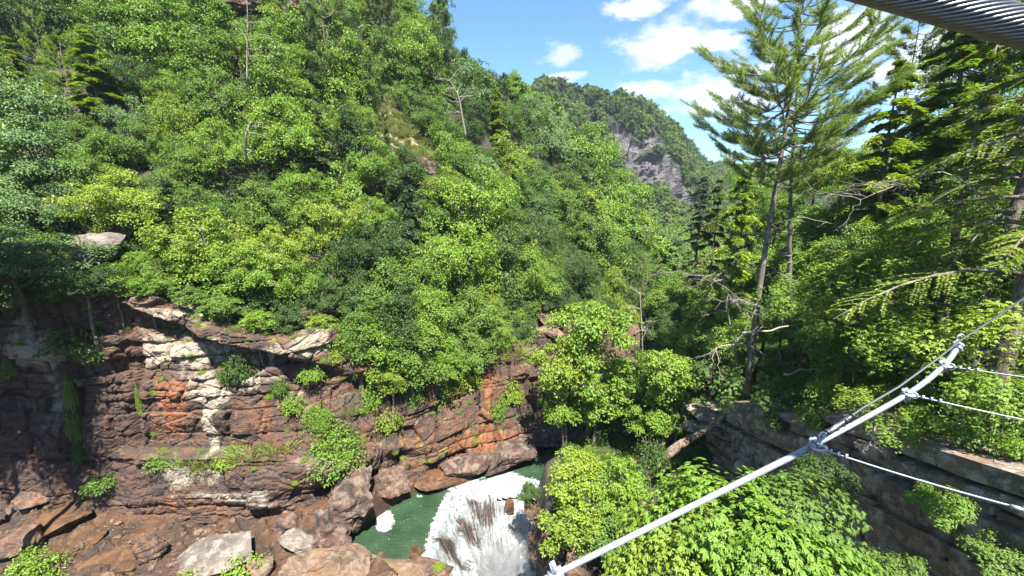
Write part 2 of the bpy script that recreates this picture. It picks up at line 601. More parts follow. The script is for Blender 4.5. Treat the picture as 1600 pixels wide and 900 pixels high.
def falls_mat():
    m, t, b, o = new_mat('white_water')
    p = t.pos()
    thin = t.attr('thin')
    fl = t.add('ShaderNodeAttribute', attribute_name='flow').outputs['Vector']
    s = t.noise(t.scalev(fl, (0.7, 5.0, 1)), 1.0, 8, 0.72, 0.5)
    s3 = t.noise(t.scalev(fl, (1.6, 16.0, 1)), 1.0, 6, 0.7, 0.6)
    s2 = t.noise(p, 3.2, 6, 0.75)
    k = t.ramp(t.math('ADD', t.math('ADD', thin, t.math('MULTIPLY', t.math('SUBTRACT', s, 0.5), 1.9)), t.math('ADD', t.math('MULTIPLY', t.math('SUBTRACT', s2, 0.5), 1.3), t.math('MULTIPLY', t.math('SUBTRACT', s3, 0.5), 0.9))), 0.30, 0.62)
    wet = t.mix(t.ramp(s2, .4, .6), (0.014, 0.010, 0.009), (0.050, 0.032, 0.022))
    w_ = t.mix(t.ramp(t.math('ADD', t.math('MULTIPLY', s3, 0.5), t.math('MULTIPLY', s2, 0.5)), 0.36, 0.62), (0.085, 0.105, 0.105), (0.34, 0.35, 0.35))
    t.put(b.inputs['Base Color'], t.mix(k, w_, wet))
    t.put(b.inputs['Roughness'], t.math('SUBTRACT', 0.75, t.math('MULTIPLY', k, 0.5)))
    b.inputs['Subsurface Weight'].default_value = 0.0
    t.put(b.inputs['Normal'], bump(t, t.math('ADD', s, s2), 0.8, 0.22))
    return m


FALLS = falls_mat()


def metal_mat(name, col, rough, metallic=0.85):
    m, t, b, o = new_mat(name)
    tc = t.add('ShaderNodeTexCoord').outputs['Object']
    n = t.noise(tc, 55, 5, 0.6)
    n2 = t.noise(tc, 9, 4)
    c = t.mix(t.ramp(n, 0.35, 0.7), tuple(k * .82 for k in col), col)
    c = t.mix(t.math('MULTIPLY', t.ramp(n2, 0.58, 0.72), 0.35), c, tuple(k * .62 for k in col))
    t.put(b.inputs['Base Color'], c)
    b.inputs['Metallic'].default_value = metallic
    t.put(b.inputs['Roughness'], t.math('ADD', rough - .08, t.math('MULTIPLY', n, 0.16)))
    t.put(b.inputs['Normal'], bump(t, n, 0.25, 0.002))
    return m


GALV = metal_mat('galvanised_steel', (0.44, 0.46, 0.50), 0.45, 0.6)
STEEL_DARK = metal_mat('weathered_steel', (0.085, 0.088, 0.092), 0.5, 0.7)
STEEL_ROPE = metal_mat('wire_rope_steel', (0.20, 0.205, 0.21), 0.36, 0.9)
STEEL_CORE = metal_mat('rope_core', (0.05, 0.045, 0.042), 0.7, 0.4)

# ------------------------------------------------------------------ terrain: the left wall of the gorge
BV, BF = [], []                     # polygons for ray casts


def to_bvh(G):
    n0 = len(BV)
    nu, nv = G.shape[:2]
    BV.extend([tuple(v) for v in G.reshape(-1, 3)])
    BF.extend([tuple(int(k) + n0 for k in f) for f in grid_faces(nu, nv)])


def cols(spec):
    return [[at(px, py, Y) for (py, Y) in rows] for px, rows in spec]


CLIFF = [
    (-1100, [(900, 22), (720, 23), (560, 24), (430, 25)]),
    (-500, [(830, 26), (700, 26.6), (560, 27.4), (460, 28.4)]),
    (-200, [(795, 28), (690, 28.6), (560, 29.2), (465, 30.2)]),
    (0, [(772, 29), (660, 29.6), (560, 30.2), (478, 31.2)]),
    (110, [(800, 29), (680, 29.7), (560, 30.4), (462, 31.6)]),
    (220, [(818, 28.5), (690, 30), (580, 30.8), (462, 32)]),
    (330, [(816, 28.5), (700, 29.9), (590, 31.2), (492, 32.2)]),
    (430, [(802, 28.8), (700, 30.1), (610, 31.7), (520, 32.6)]),
    (520, [(785, 30.5), (705, 31.6), (600, 33), (512, 35)]),
    (600, [(772, 32.6), (720, 33.3), (650, 34.8), (570, 37)]),
    (700, [(760, 34.6), (712, 35.8), (650, 38), (585, 40.6)]),
    (790, [(738, 36.4), (692, 38.2), (620, 41.2), (540, 44)]),
    (870, [(702, 40.3), (662, 42), (585, 45.4), (500, 49.5)]),
    (930, [(678, 43), (640, 45), (570, 49.5), (490, 54)]),
    (1000, [(642, 48), (600, 51.5), (540, 57), (480, 64)]),
]
NU, NV = 1020, 190
G0 = patch(cols(CLIFF), NU, NV)
N0 = normals(G0)
if N0[NU // 2, NV // 2, 1] > 0:
    N0 = -N0
S = np.concatenate([[0], np.cumsum(np.linalg.norm(np.diff(G0[:, NV // 2], axis=0), axis=1))])[:, None] * np.ones((1, NV))
PXg, PYg = 800 + 0 * S, 450 + 0 * S
_dep = G0[..., 1] * CP - (G0[..., 2] - CAM_Z) * SP
PXg = 800 + FPX * G0[..., 0] / _dep
PYg = 450 - FPX * (G0[..., 1] * SP + (G0[..., 2] - CAM_Z) * CP) / _dep
Zs = G0[..., 2] + 0.35 * fbm(S * .12, 0, 0, 3, 2) + 0.10 * fbm(S * .6, G0[..., 2] * .4, 0, 4, 3)    # bedding dips a little
rng = np.random.default_rng(7)


def facets(a, b, size, seed, tilt=.55):
    """broken-stone relief: tilted flat facets of about the given size; also edge distance and id"""
    a, b = a / size, b / size
    ia, ib = np.floor(a).astype(int), np.floor(b).astype(int)
    d1 = np.full(a.shape, 9.0)
    d2 = np.full(a.shape, 9.0)
    ga_, gb_, gi_ = np.zeros(a.shape), np.zeros(a.shape), np.zeros(a.shape, int)
    for u in (-1, 0, 1):
        for v in (-1, 0, 1):
            ca, cb = ia + u, ib + v
            xa = ca + .5 + (hashv(ca, cb, s=seed) - .5) * .95
            xb = cb + .5 + (hashv(ca, cb, s=seed + 1) - .5) * .95
            d = np.hypot(a - xa, b - xb)
            n_ = d < d1
            d2 = np.where(n_, d1, np.minimum(d2, d))
            ga_, gb_ = np.where(n_, a - xa, ga_), np.where(n_, b - xb, gb_)
            gi_ = np.where(n_, ca * 7919 + cb, gi_)
            d1 = np.where(n_, d, d1)
    h_ = (hashv(gi_, s=seed + 2) - .5) * .8 + (hashv(gi_, s=seed + 3) - .5) * tilt * 2 * ga_ + (hashv(gi_, s=seed + 4) - .35) * tilt * 2 * gb_
    return h_, (d2 - d1) * size, gi_


# strata boundaries in height
zb = [-4.0]
while zb[-1] < 24:
    zb.append(zb[-1] + rng.choice([0.35, 0.7, 1.1, 1.7, 2.5], p=[.15, .22, .25, .23, .15]))
zb = np.array(zb)
lay = np.searchsorted(zb, Zs) - 1
lz0, lz1 = zb[np.clip(lay, 0, len(zb) - 2)], zb[np.clip(lay + 1, 1, len(zb) - 1)]
# columns inside each stratum
wl = 1.4 + 3.6 * hashv(lay, s=5) ** 1.5 * (lz1 - lz0 + .35)
fine = sstep(PXg, 560, 640)                            # smaller blocks towards the river bend
wl = wl * (1 - .5 * fine)
sw = S + 0.35 * fbm(S * .5, Zs * .8, 0, 31, 3)
sc_ = sw / wl + hashv(lay, s=9) * 10
col_ = np.floor(sc_)
fr = sc_ - col_
jit = (hashv(lay, col_, s=21) - .5) * .5
side = fr < 0.25 + jit * .3
bid = lay * 4000 + col_ * 2 + (hashv(lay, col_, s=8) > .55) * side
bid = bid.astype(np.int64)
h1, h2, h3 = hashv(bid, s=1), hashv(bid, s=2), hashv(bid, s=3)
d_s = np.minimum(fr, 1 - fr) * wl
d_z = np.minimum(Zs - lz0, lz1 - Zs)
jv = np.exp(-(d_s / .09) ** 2)
jh = np.exp(-(d_z / .075) ** 2)
big = np.clip((lz1 - lz0) / 1.2, .3, 1)
jhm = .08 + .70 * sstep(fbm(S * .22, lay * 3.1, 0, 36, 2), -.25, .35)
off = (hashv(lay, s=77) - .45) * .40 * (.4 + sstep(fbm(S * .12, lay * 5.3, 0, 37, 2), -.3, .3)) + (h1 - .5) * .55 * (0.6 + fine * .5)
off += (h2 - .5) * (fr - .5) * .35 + (h3 - .5) * .3 * (Zs - lz0)
off += 0.9 * fbm(S * .07, Zs * .09, 1, 11, 3)
ff1, fe1, fi1 = facets(S, Zs * 1.15, 2.6, 301)
ff2, fe2, fi2 = facets(S + .6 * ff1, Zs * 1.3, .95, 302)
ff3, fe3, fi3 = facets(S, Zs * 1.2, .38, 303)
off += 0.30 * fbm(S * .3, Zs * .30, 2, 12, 2) + .85 * ff1 * (.5 + .5 * fine) + .24 * ff2 * (.22 + .78 * sstep(fbm(S * .2, Zs * .2, 9, 39, 2), -.2, .4)) + .06 * ff3
off -= .16 * np.exp(-(fe1 / .10) ** 2) + .07 * np.exp(-(fe2 / .05) ** 2)
off += 0.06 * fbm(S * 2.2, Zs * 3.0, 3, 13, 3)
off -= (jv * .30 * (h1 > .2) + jh * .26 * jhm) * (.6 + .4 * big)
off += 0.10 * np.sqrt(np.clip(d_z / (.5 * (lz1 - lz0) + .01), 0, 1)) * 1.0


def blob(px, py, w_, h_):
    return np.exp(-(((PXg - px) / w_) ** 2 + ((PYg - py) / h_) ** 2))


def band(lo, hi, soft=1.0):
    return sstep(Zs, lo - soft, lo) * (1 - sstep(Zs, hi, hi + soft * .3))


# the overhanging lip that falls from upper left to the middle, the grassy bench and the cave at the waterline
lipy = np.interp(PXg, [-300, 150, 220, 330, 430, 520, 600, 700], [400, 455, 478, 520, 548, 575, 600, 600])
lipw = sstep(PXg, 140, 220) * (1 - sstep(PXg, 560, 620))
off += lipw * (1.0 + .7 * fbm(S * .45, 0, 0, 351, 3)) * sstep(PYg, lipy + 6, lipy - 3) * sstep(PYg, lipy - 130, lipy - 50)
off -= lipw * 0.5 * sstep(PYg, lipy + 3, lipy + 8) * (1 - sstep(PYg, lipy + 30, lipy + 80))
bw = sstep(PXg, 160, 240) * (1 - sstep(PXg, 560, 600))
off += bw * 1.3 * sstep(PYg, 700, 712) * (1 - .5 * sstep(PYg, 770, 800))
off -= 2.6 * blob(560, 755, 38, 20) + 2.0 * blob(520, 768, 30, 12) + .8 * blob(640, 715, 26, 9)
off += 0.8 * blob(500, 720, 50, 26) + .5 * blob(610, 700, 60, 10)
off -= 1.3 * blob(112, 640, 9, 110)                    # the deep vertical cleft at left
off -= 0.8 * blob(214, 620, 5, 90)
off += 0.5 * blob(45, 560, 34, 42) - .5 * blob(20, 660, 40, 70)
edge_u = np.minimum(np.arange(NU), NU - 1 - np.arange(NU))[:, None] / 12.0
off *= np.clip(edge_u, 0, 1)
off -= sstep(np.arange(NV)[None, :] / NV, .93, 1.0) * 1.1
G1 = G0 + N0 * off[..., None]
G1[..., 2] -= (np.abs(off) > 9) * 0
# tones: pale, iron stained or near black for wet and painted shade, block by block and region by region
tone = (h2 - .5) * .30 + (hashv(fi1, s=5) - .5) * .30 + (hashv(fi2, s=6) - .5) * .26
for (px, py, w_, h_, a) in [(300, 548, 100, 26, .95), (325, 592, 85, 12, .60), (332, 652, 11, 50, 1.5), (345, 610, 40, 10, .6), (325, 615, 30, 12, .7), (55, 545, 34, 34, 1.0), (78, 620, 14, 55, .8), (45, 500, 14, 18, .9),
                            (395, 575, 35, 20, .35), (288, 735, 26, 18, 1.0), (345, 738, 18, 16, .45), (415, 760, 26, 22, .55), (500, 725, 40, 24, .45),
                            (455, 600, 40, 30, .4), (540, 590, 20, 30, .35), (300, 488, 70, 12, .7), (480, 545, 60, 16, .45), (235, 560, 14, 30, .4),
                            (690, 700, 60, 20, .22), (500, 520, 40, 22, .5), (350, 770, 60, 10, .45)]:
    tone += a * blob(px, py, w_, h_)
tone -= .22 * sstep(PXg, 560, 700)
rust = np.zeros_like(S)
for (px, py, w_, h_, a) in [(270, 640, 34, 50, .9), (420, 650, 50, 40, .6), (760, 610, 20, 60, .8), (730, 700, 60, 40, .6), (820, 690, 60, 22, .8), (300, 600, 40, 14, .6), (560, 580, 30, 30, .6), (140, 610, 30, 14, .8), (300, 780, 80, 20, .5), (640, 690, 40, 20, .5)]:
    rust += a * blob(px, py, w_, h_)
wet_shade_ = np.zeros_like(S)  # far-left blobs darken wet rock and put the wall's shadow into the colour
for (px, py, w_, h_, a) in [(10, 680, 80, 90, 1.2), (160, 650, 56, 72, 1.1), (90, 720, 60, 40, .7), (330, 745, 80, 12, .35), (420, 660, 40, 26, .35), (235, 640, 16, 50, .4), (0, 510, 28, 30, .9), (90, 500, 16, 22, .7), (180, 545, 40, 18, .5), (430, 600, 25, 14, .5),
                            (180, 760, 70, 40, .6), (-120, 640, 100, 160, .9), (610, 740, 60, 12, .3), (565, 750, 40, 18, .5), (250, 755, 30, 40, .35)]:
    wet_shade_ += a * blob(px, py, w_, h_)
wet_shade_ = np.clip(wet_shade_ + .25 * fbm(S * .5, Zs * .5, 0, 65, 4) * wet_shade_, 0, 1)
mossy = np.clip(.35 + .8 * fine + .5 * sstep(PYg, 720, 690), 0, 1)
cliff_root = bpy.data.objects.new('cliff', None)
COL.objects.link(cliff_root)
cliff_root.location = at(330, 816, 28.5)
tag(cliff_root, 'tall layered red-brown sandstone cliff rising from the rock shelf and river on the left side', kind='structure')
F = grid_faces(NU, NV)
# every block of the wall is an object of its own; small ones are joined
fb = bid.reshape(-1)[F[:, 0]]
Vall = G1.reshape(-1, 3) - np.array(cliff_root.location)
A = {'tone': tone.reshape(-1), 'wet_shade': wet_shade_.reshape(-1), 'mossy': mossy.reshape(-1), 'rust': rust.reshape(-1)}
ub, inv_, cnt = np.unique(fb, return_inverse=True, return_counts=True)
pxf = PXg.reshape(-1)[F[:, 0]]
inview = np.zeros(len(ub))
np.add.at(inview, inv_, ((pxf > -20) & (pxf < 960)).astype(float))
score = inview
order = np.argsort(-score)
keep = set(order[:290][score[order[:290]] > 40].tolist())


def sub_mesh(name, faces, mat, attrs=A, verts=Vall):
    idx, rev = np.unique(faces, return_inverse=True)
    rev = rev.reshape(faces.shape)
    return mk_mesh(name, verts[idx], rev, mat, False, {k: a[idx] for k, a in attrs.items()})


# normals are made on the whole wall first, so split the seams where the joints lie
fo = np.argsort(inv_, kind='stable')
bounds = np.searchsorted(inv_[fo], np.arange(len(ub) + 1))
rest = []
for k in range(len(ub)):
    fs = F[fo[bounds[k]:bounds[k + 1]]]
    if k in keep:
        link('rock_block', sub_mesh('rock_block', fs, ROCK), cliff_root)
    else:
        rest.append(fs)
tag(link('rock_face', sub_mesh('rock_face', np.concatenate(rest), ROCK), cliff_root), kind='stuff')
to_bvh(G0[::12, ::10])
CLIFF_BASE_IDX = G0[:, 0].copy()

# ------------------------------------------------------------------ the wooded slope above the cliff
SLOPE = [
    (-1100, [(520, 27), (380, 30), (250, 36), (60, 44), (-200, 56), (-500, 70), (-560, 84)]),
    (-500, [(520, 29.5), (400, 33), (260, 38), (80, 46), (-150, 58), (-400, 72), (-430, 86)]),
    (-200, [(530, 31), (420, 34), (280, 39), (120, 46), (-60, 57), (-300, 72), (-330, 86)]),
    (0, [(540, 32.4), (440, 34), (330, 37.5), (180, 45), (30, 54), (-240, 72), (-270, 88)]),
    (110, [(520, 32.8), (430, 34.6), (330, 38.5), (180, 46), (30, 56), (-230, 74), (-260, 90)]),
    (220, [(520, 33), (425, 35.5), (330, 39.5), (180, 48), (30, 58), (-220, 77), (-250, 92)]),
    (330, [(540, 33.4), (440, 36), (340, 40.5), (190, 49), (30, 60), (-210, 80), (-240, 95)]),
    (430, [(565, 33.8), (460, 37), (350, 42), (200, 51), (40, 63), (-190, 83), (-220, 99)]),
    (520, [(565, 36), (470, 39), (360, 44), (210, 54), (60, 66), (-110, 83), (-120, 99)]),
    (600, [(610, 37.5), (500, 40.5), (390, 46), (240, 57), (110, 69), (-20, 84), (-10, 100)]),
    (690, [(625, 40.6), (510, 44), (400, 50), (270, 61), (150, 74), (60, 87), (80, 104)]),
    (780, [(580, 44), (480, 48), (390, 55), (290, 67), (200, 80), (135, 95), (160, 114)]),
    (860, [(540, 49), (460, 54), (380, 62), (305, 76), (240, 92), (195, 112), (225, 134)]),
    (920, [(530, 54), (470, 59), (405, 68), (345, 83), (300, 102), (268, 124), (290, 150)]),
    (1000, [(520, 63), (475, 68), (435, 78), (398, 95), (370, 118), (350, 150), (362, 180)]),
    (1080, [(610, 56), (490, 72), (450, 88), (415, 112), (390, 145), (370, 190), (380, 230)]),
    (1160, [(580, 64), (480, 82), (440, 105), (410, 135), (388, 180), (368, 240), (378, 300)]),
    (1300, [(560, 74), (480, 92), (430, 120), (400, 160), (370, 215), (345, 290), (350, 350)]),
    (1600, [(540, 90), (470, 110), (430, 145), (400, 190), (370, 260), (345, 340), (350, 400)]),
]
GS = patch(cols(SLOPE), 260, 130)
NS = normals(GS)
if NS[100, 60, 2] < 0:
    NS = -NS
amp = np.clip(GS[..., 1] / 60, .6, 3)
rough = .9 * fbm(GS[..., 0] * .12, GS[..., 1] * .12, GS[..., 2] * .12, 40, 4) * amp
rough += .25 * fbm(GS[..., 0] * .8, GS[..., 1] * .8, GS[..., 2] * .8, 45, 3)
GS1 = GS + NS * rough[..., None]
dpS = GS[..., 1] * CP - (GS[..., 2] - CAM_Z) * SP
PXs, PYs = 800 + FPX * GS[..., 0] / dpS, 450 - FPX * (GS[..., 1] * SP + (GS[..., 2] - CAM_Z) * CP) / dpS
bare = np.zeros_like(PXs)
line = np.array([(590, 165), (610, 200), (640, 228), (668, 255), (690, 275)])
for (x, y) in np.stack([np.interp(np.linspace(0, 4, 14), range(5), line[:, 0]), np.interp(np.linspace(0, 4, 14), range(5), line[:, 1])], 1):
    bare = np.maximum(bare, np.exp(-(((PXs - x) / 22) ** 2 + ((PYs - y) / 17) ** 2)))
for (x, y, a, b) in [(792, 435, 12, 26), (845, 470, 16, 26), (480, 480, 26, 22), (800, 290, 14, 14), (530, 330, 14, 20), (560, 60, 8, 30)]:
    bare = np.maximum(bare, .9 * np.exp(-(((PXs - x) / a) ** 2 + ((PYs - y) / b) ** 2)))
me = mk_mesh('hillside', GS1.reshape(-1, 3), grid_faces(*GS.shape[:2]), SOIL, True, {'bare': bare.reshape(-1)})
hillside = tag(link('hillside', me), kind='structure')
to_bvh(GS1[::2, ::2])

# ------------------------------------------------------------------ the mountain at the end of the gorge
FAR = [
    (400, [(60, 420), (40, 300), (140, 250), (300, 200), (460, 170)]),
    (760, [(180, 420), (156, 320), (190, 270), (300, 220), (440, 180)]),
    (850, [(160, 420), (140, 330), (190, 275), (300, 225), (430, 185)]),
    (900, [(175, 430), (151, 335), (200, 275), (310, 225), (430, 185)]),
    (950, [(180, 440), (156, 340), (205, 272), (320, 228), (430, 190)]),
    (1000, [(190, 450), (168, 350), (225, 276), (330, 236), (430, 195)]),
    (1040, [(220, 460), (196, 365), (250, 290), (335, 250), (430, 205)]),
    (1080, [(268, 480), (243, 385), (290, 315), (345, 270), (430, 215)]),
    (1110, [(292, 540), (268, 440), (305, 370), (352, 310), (430, 230)]),
    (1160, [(300, 800), (272, 640), (300, 520), (350, 400), (420, 260)]),
    (1250, [(295, 900), (262, 700), (300, 560), (350, 430), (420, 280)]),
    (1400, [(290, 900), (255, 720), (300, 560), (350, 430), (420, 280)]),
    (1800, [(290, 900), (262, 720), (300, 560), (350, 430), (420, 280)]),
]
GF = patch(cols(FAR), 520, 240)
NF = normals(GF)
if NF[160, 140, 2] < 0:
    NF = -NF
dpF = GF[..., 1] * CP - (GF[..., 2] - CAM_Z) * SP
PXf, PYf = 800 + FPX * GF[..., 0] / dpF, 450 - FPX * (GF[..., 1] * SP + (GF[..., 2] - CAM_Z) * CP) / dpF
rk = np.zeros_like(PXf)
for (x, y, a, b, k) in [(980, 235, 32, 24, 1.2), (1005, 258, 36, 24, 1.2), (1040, 275, 28, 26, 1.1), (1062, 300, 20, 28, 1.1), (1082, 322, 18, 22, 1.), (966, 205, 28, 14, 1.), (1000, 225, 40, 16, .9), (1015, 215, 26, 14, .6), (1040, 250, 16, 20, .6), (920, 172, 14, 5, .7), (1060, 345, 20, 8, .7)]:
    rk = np.maximum(rk, k * np.exp(-(((PXf - x) / a) ** 2 + ((PYf - y) / b) ** 2)))
rk = rk + .30 * fbm(GF[..., 0] * .06, GF[..., 1] * .06, GF[..., 2] * .05, 51, 5)
rkm = sstep(rk, .42, .58)
du = fbm(GF[..., 0] * .05, GF[..., 1] * .05, GF[..., 2] * .018, 53, 5) * 9 * (0.35 + rkm * .65)
ffa, fea, _ = facets(GF[..., 0] + .5 * GF[..., 1], GF[..., 2] * .6, 17, 331)
ffb, feb, _ = facets(GF[..., 0] + .5 * GF[..., 1], GF[..., 2] * .7, 6.5, 332)
du += rkm * (6.5 * ffa + 2.6 * ffb - 3.0 * np.exp(-(fea / 1.2) ** 2))
du += rkm * (-4 + 3.5 * fbm(GF[..., 0] * .22, GF[..., 1] * .22, GF[..., 2] * .03, 57, 4))
GF1 = GF + NF * (du * sstep(np.arange(240) / 239., .0, .1)[None, :])[..., None]
me = mk_mesh('mountain', GF1.reshape(-1, 3), grid_faces(*GF.shape[:2]), HILL, True, {'rock': rkm.reshape(-1)})
mountain = tag(link('mountain', me), kind='structure')
me.polygons.foreach_set('use_smooth', np.zeros(len(me.polygons), bool))


# ------------------------------------------------------------------ the right bank
YS = [-30, 0, 12, 20, 28, 34, 42, 52, 70, 120]
XB = [1.5, 1.5, 1.6, 1.8, 1.9, 2.2, 9, 22, 46, 100]


def z_right(x, y):
    xb = np.interp(y, YS, XB)
    d = x - xb
    low = np.interp(y, [27, 32], [-5.5, 0])
    B = np.interp(d, [-5, -1, 0, .8, 4, 8, 13.2, 15, 90], [-9, -6.5, -.6, 2.4, 3.2, 3.6, 4.6, 5.4, 8.8])
    B = np.where(d < .8, B + low * (1 - sstep(d, -.6, .8)), B)
    B = B + np.clip(28 - y, 0, 40) * .10 * sstep(d, 4, 15)
    wall_h = np.interp(y, [-10, 12, 28, 33, 37], [19, 11, 4.8, 2.2, 1.4])
    B = B + wall_h * sstep(d, 15.0, 15.7)
    B = B + .50 * np.clip(d - 15.5, 0, 200) * (1 - .15 * sstep(d, 40, 90))
    B = B + .55 * fbm(x * .22, y * .22, 0, 61, 4) * sstep(d, .5, 3) + .12 * fbm(x * 1.3, y * 1.3, 0, 62, 3)
    return B


gx = np.concatenate([np.arange(-2, 22, .2), np.linspace(22, 150, 90)])
gy = np.concatenate([np.linspace(-25, 8, 20), np.arange(8.3, 48, .25), np.linspace(48.5, 112, 50)])
XX, YY = np.meshgrid(gx, gy, indexing='ij')
ZZ = z_right(XX, YY)
GR = np.stack([XX, YY, ZZ], -1)
me = mk_mesh('forest_floor', GR.reshape(-1, 3), grid_faces(*XX.shape), SOIL, True, {'bare': np.zeros(XX.size)})
tag(link('forest_floor', me), kind='structure')
to_bvh(GR[::3, ::3])


# ------------------------------------------------------------------ the rock shelf at lower left
EDGE = np.array([(-6.9, -30), (-6.9, 22), (-7.3, 24.6), (-8.6, 25.3), (-10.6, 25.9), (-12.2, 26.7), (-12.4, 27.8), (-11.4, 29.4), (-9.8, 31.4), (-8.2, 33.2), (-7, 36)])


def edge_dist(x, y):
    best_, sg = np.full(x.shape, 1e9), np.ones(x.shape)
    for a, b in zip(EDGE[:-1], EDGE[1:]):
        ab = b - a
        t = np.clip(((x - a[0]) * ab[0] + (y - a[1]) * ab[1]) / (ab @ ab), 0, 1)
        ex, ey = x - (a[0] + t * ab[0]), y - (a[1] + t * ab[1])
        d = np.hypot(ex, ey)
        s_ = np.sign(ab[0] * (y - a[1]) - ab[1] * (x - a[0]))
        m_ = d < best_
        best_ = np.where(m_, d, best_)
        sg = np.where(m_, s_, sg)
    return best_ * sg                       # positive on the left = rock side


def z_shelf(x, y):
    d = edge_dist(x, y)
    base = .9 + np.clip(-x - 14, 0, 40) * .05 + .45 * fbm(x * .16, y * .16, 0, 71, 4)
    base = base + sstep(-x, 10, 13) * (1 - sstep(-x, 16, 20)) * sstep(y, 27.2, 28.6) * 1.2       # red rib beside the pool
    r = base + .22 * fbm(x * .7, y * .9, 0, 72, 3)
    st = .30
    q = np.floor(r / st + .5 * vnoise(x * .3, y * .3, 0, 74))
    fq = r / st - q
    r = .45 * r + .55 * (q + sstep(fq, .35, .65)) * st
    # joints
    j1 = np.abs(fbm(x * .33 + .2 * y, y * .12, 0, 75, 2))
    j2 = np.abs(fbm(x * .10, y * .45 - .1 * x, 3, 76, 2))
    r = r - .20 * np.exp(-(j1 / .03) ** 2) - .16 * np.exp(-(j2 / .03) ** 2)
    fa_, fe_, _ = facets(x, y * 1.3, 2.4, 311)
    fb_, fg_, _ = facets(x, y, .8, 312)
    r = r + .28 * fa_ + .10 * fb_ - .14 * np.exp(-(fe_ / .12) ** 2) + .03 * fbm(x * 3, y * 3, 0, 77, 3)
    return np.where(d > 0, -1.2 + (r + 1.2) * sstep(d, 0, .55), -1.2 - 5 * sstep(-d, 0, 2))


gx = np.concatenate([np.linspace(-95, -46, 40), np.arange(-45.8, -5.8, .14)])
gy = np.concatenate([np.linspace(-25, 16, 30), np.arange(16.2, 34, .14)])
XX, YY = np.meshgrid(gx, gy, indexing='ij')
ZZ = z_shelf(XX, YY)
GH = np.stack([XX, YY, ZZ], -1)
tn = .16 * fbm(XX * .5, YY * .5, 0, 78, 3) + .05
wt = np.clip(.30 * fbm(XX * .25, YY * .4, 0, 79, 4) + .12 + .7 * sstep(-XX, 33, 40), 0, 1)
me = mk_mesh('rock_shelf', GH.reshape(-1, 3), grid_faces(*XX.shape), ROCK_SHELF, True,
             {'tone': tn.reshape(-1), 'wet_shade': wt.reshape(-1), 'mossy': np.full(XX.size, .12)})
tag(link('rock_shelf', me), kind='structure')
me.polygons.foreach_set('use_smooth', np.zeros(len(me.polygons), bool))
to_bvh(GH[::8, ::8])

# ------------------------------------------------------------------ river and falls
LIP = np.array([(-7.6, 15), (-7.2, 22), (-6.6, 25.2), (-6.3, 27.6), (-6.0, 30.2), (-5.6, 33.0), (-3.6, 34.4), (0.2, 35.2), (3.0, 34.6), (4.0, 30)])


def poly_dist(x, y, P):
    best_ = np.full(x.shape, 1e9)
    tt = np.zeros(x.shape)
    L = 0
    for a, b in zip(P[:-1], P[1:]):
        ab = b - a
        t = np.clip(((x - a[0]) * ab[0] + (y - a[1]) * ab[1]) / (ab @ ab), 0, 1)
        d = np.hypot(x - (a[0] + t * ab[0]), y - (a[1] + t * ab[1]))
        m_ = d < best_
        best_ = np.where(m_, d, best_)
        tt = np.where(m_, L + t * np.linalg.norm(ab), tt)
        L += np.linalg.norm(ab)
    return best_, tt


def inside(x, y, P):
    P = np.vstack([P, [[4.5, 10], [-7.6, 10]]])
    c = np.zeros(x.shape, bool)
    j = len(P) - 1
    for i in range(len(P)):
        xi, yi, xj, yj = *P[i], *P[j]
        c ^= ((yi > y) != (yj > y)) & (x < (xj - xi) * (y - yi) / (yj - yi + 1e-12) + xi)
        j = i
    return c


def water_sheet(x, y):
    d, tt = poly_dist(x, y, LIP)
    ins = inside(x, y, LIP)
    d = np.where(ins, d, -d)
    return d, tt


gx = np.arange(-9.0, 3.4, .07)
gy = np.arange(14, 37, .07)
XX, YY = np.meshgrid(gx, gy, indexing='ij')
d, tt = water_sheet(XX, YY)
dn = d + .5 * fbm(XX * .7, YY * .7, 0, 81, 3)
zz = -5.2 * sstep(dn, -.1, 5.6) - .5 * sstep(dn, 0, .7)
# ledges under the falls
zz = zz + .38 * fbm(XX * .55, YY * .55, 0, 82, 4) * sstep(dn, .1, 1.5)
zz = zz + (.20 * fbm(XX * 2.2, YY * 1.6, 0, 83, 5) + .35 * facets(XX, YY, 1.3, 321)[0]) * sstep(dn, 0, .8)
fl = sstep(dn, 4.2, 6.5)
zz = zz + fl * (.35 * np.abs(fbm(XX * .9, YY * .9, 1, 84, 4)))
thin = .08 + .55 * fbm(XX * .5, YY * .5, 5, 85, 3)
dpW = YY * CP - (zz - CAM_Z) * SP
pxw, pyw = 800 + FPX * XX / dpW, 450 - FPX * (YY * SP + (zz - CAM_Z) * CP) / dpW
for (px, py, w_, h_, a) in [(715, 780, 14, 7, 1.1), (757, 802, 26, 15, 1.1), (790, 800, 9, 15, .8), (713, 835, 15, 18, 1.3), (688, 843, 9, 16, 1.2), (735, 790, 12, 6, .7), (700, 858, 8, 10, .9), (672, 865, 8, 7, .5), (675, 885, 10, 5, .5), (705, 805, 12, 6, .4)]:
    b_ = np.exp(-(((pxw - px) / w_) ** 2 + ((pyw - py) / h_) ** 2))
    thin = thin + a * .33 * b_
    zz = zz + .4 * b_
thin = thin - .45 * fl - .08 - .5 * (1 - sstep(dn, .1, .7)) * (tt > 18)
ok = dn > -.35
keepF = grid_faces(*XX.shape)
keepF = keepF[ok.reshape(-1)[keepF].all(1)]
Vw = np.stack([XX, YY, zz + np.where(dn < 0, .012, 0)], -1).reshape(-1, 3)
idx, rev = np.unique(keepF, return_inverse=True)
me = mk_mesh('waterfall', Vw[idx], rev.reshape(keepF.shape), FALLS, True, {'thin': thin.reshape(-1)[idx]})
fa = me.attributes.new('flow', 'FLOAT_VECTOR', 'POINT')
fa.data.foreach_set('vector', np.stack([d, tt, d * 0], -1).reshape(-1, 3)[idx].astype(np.float32).ravel())
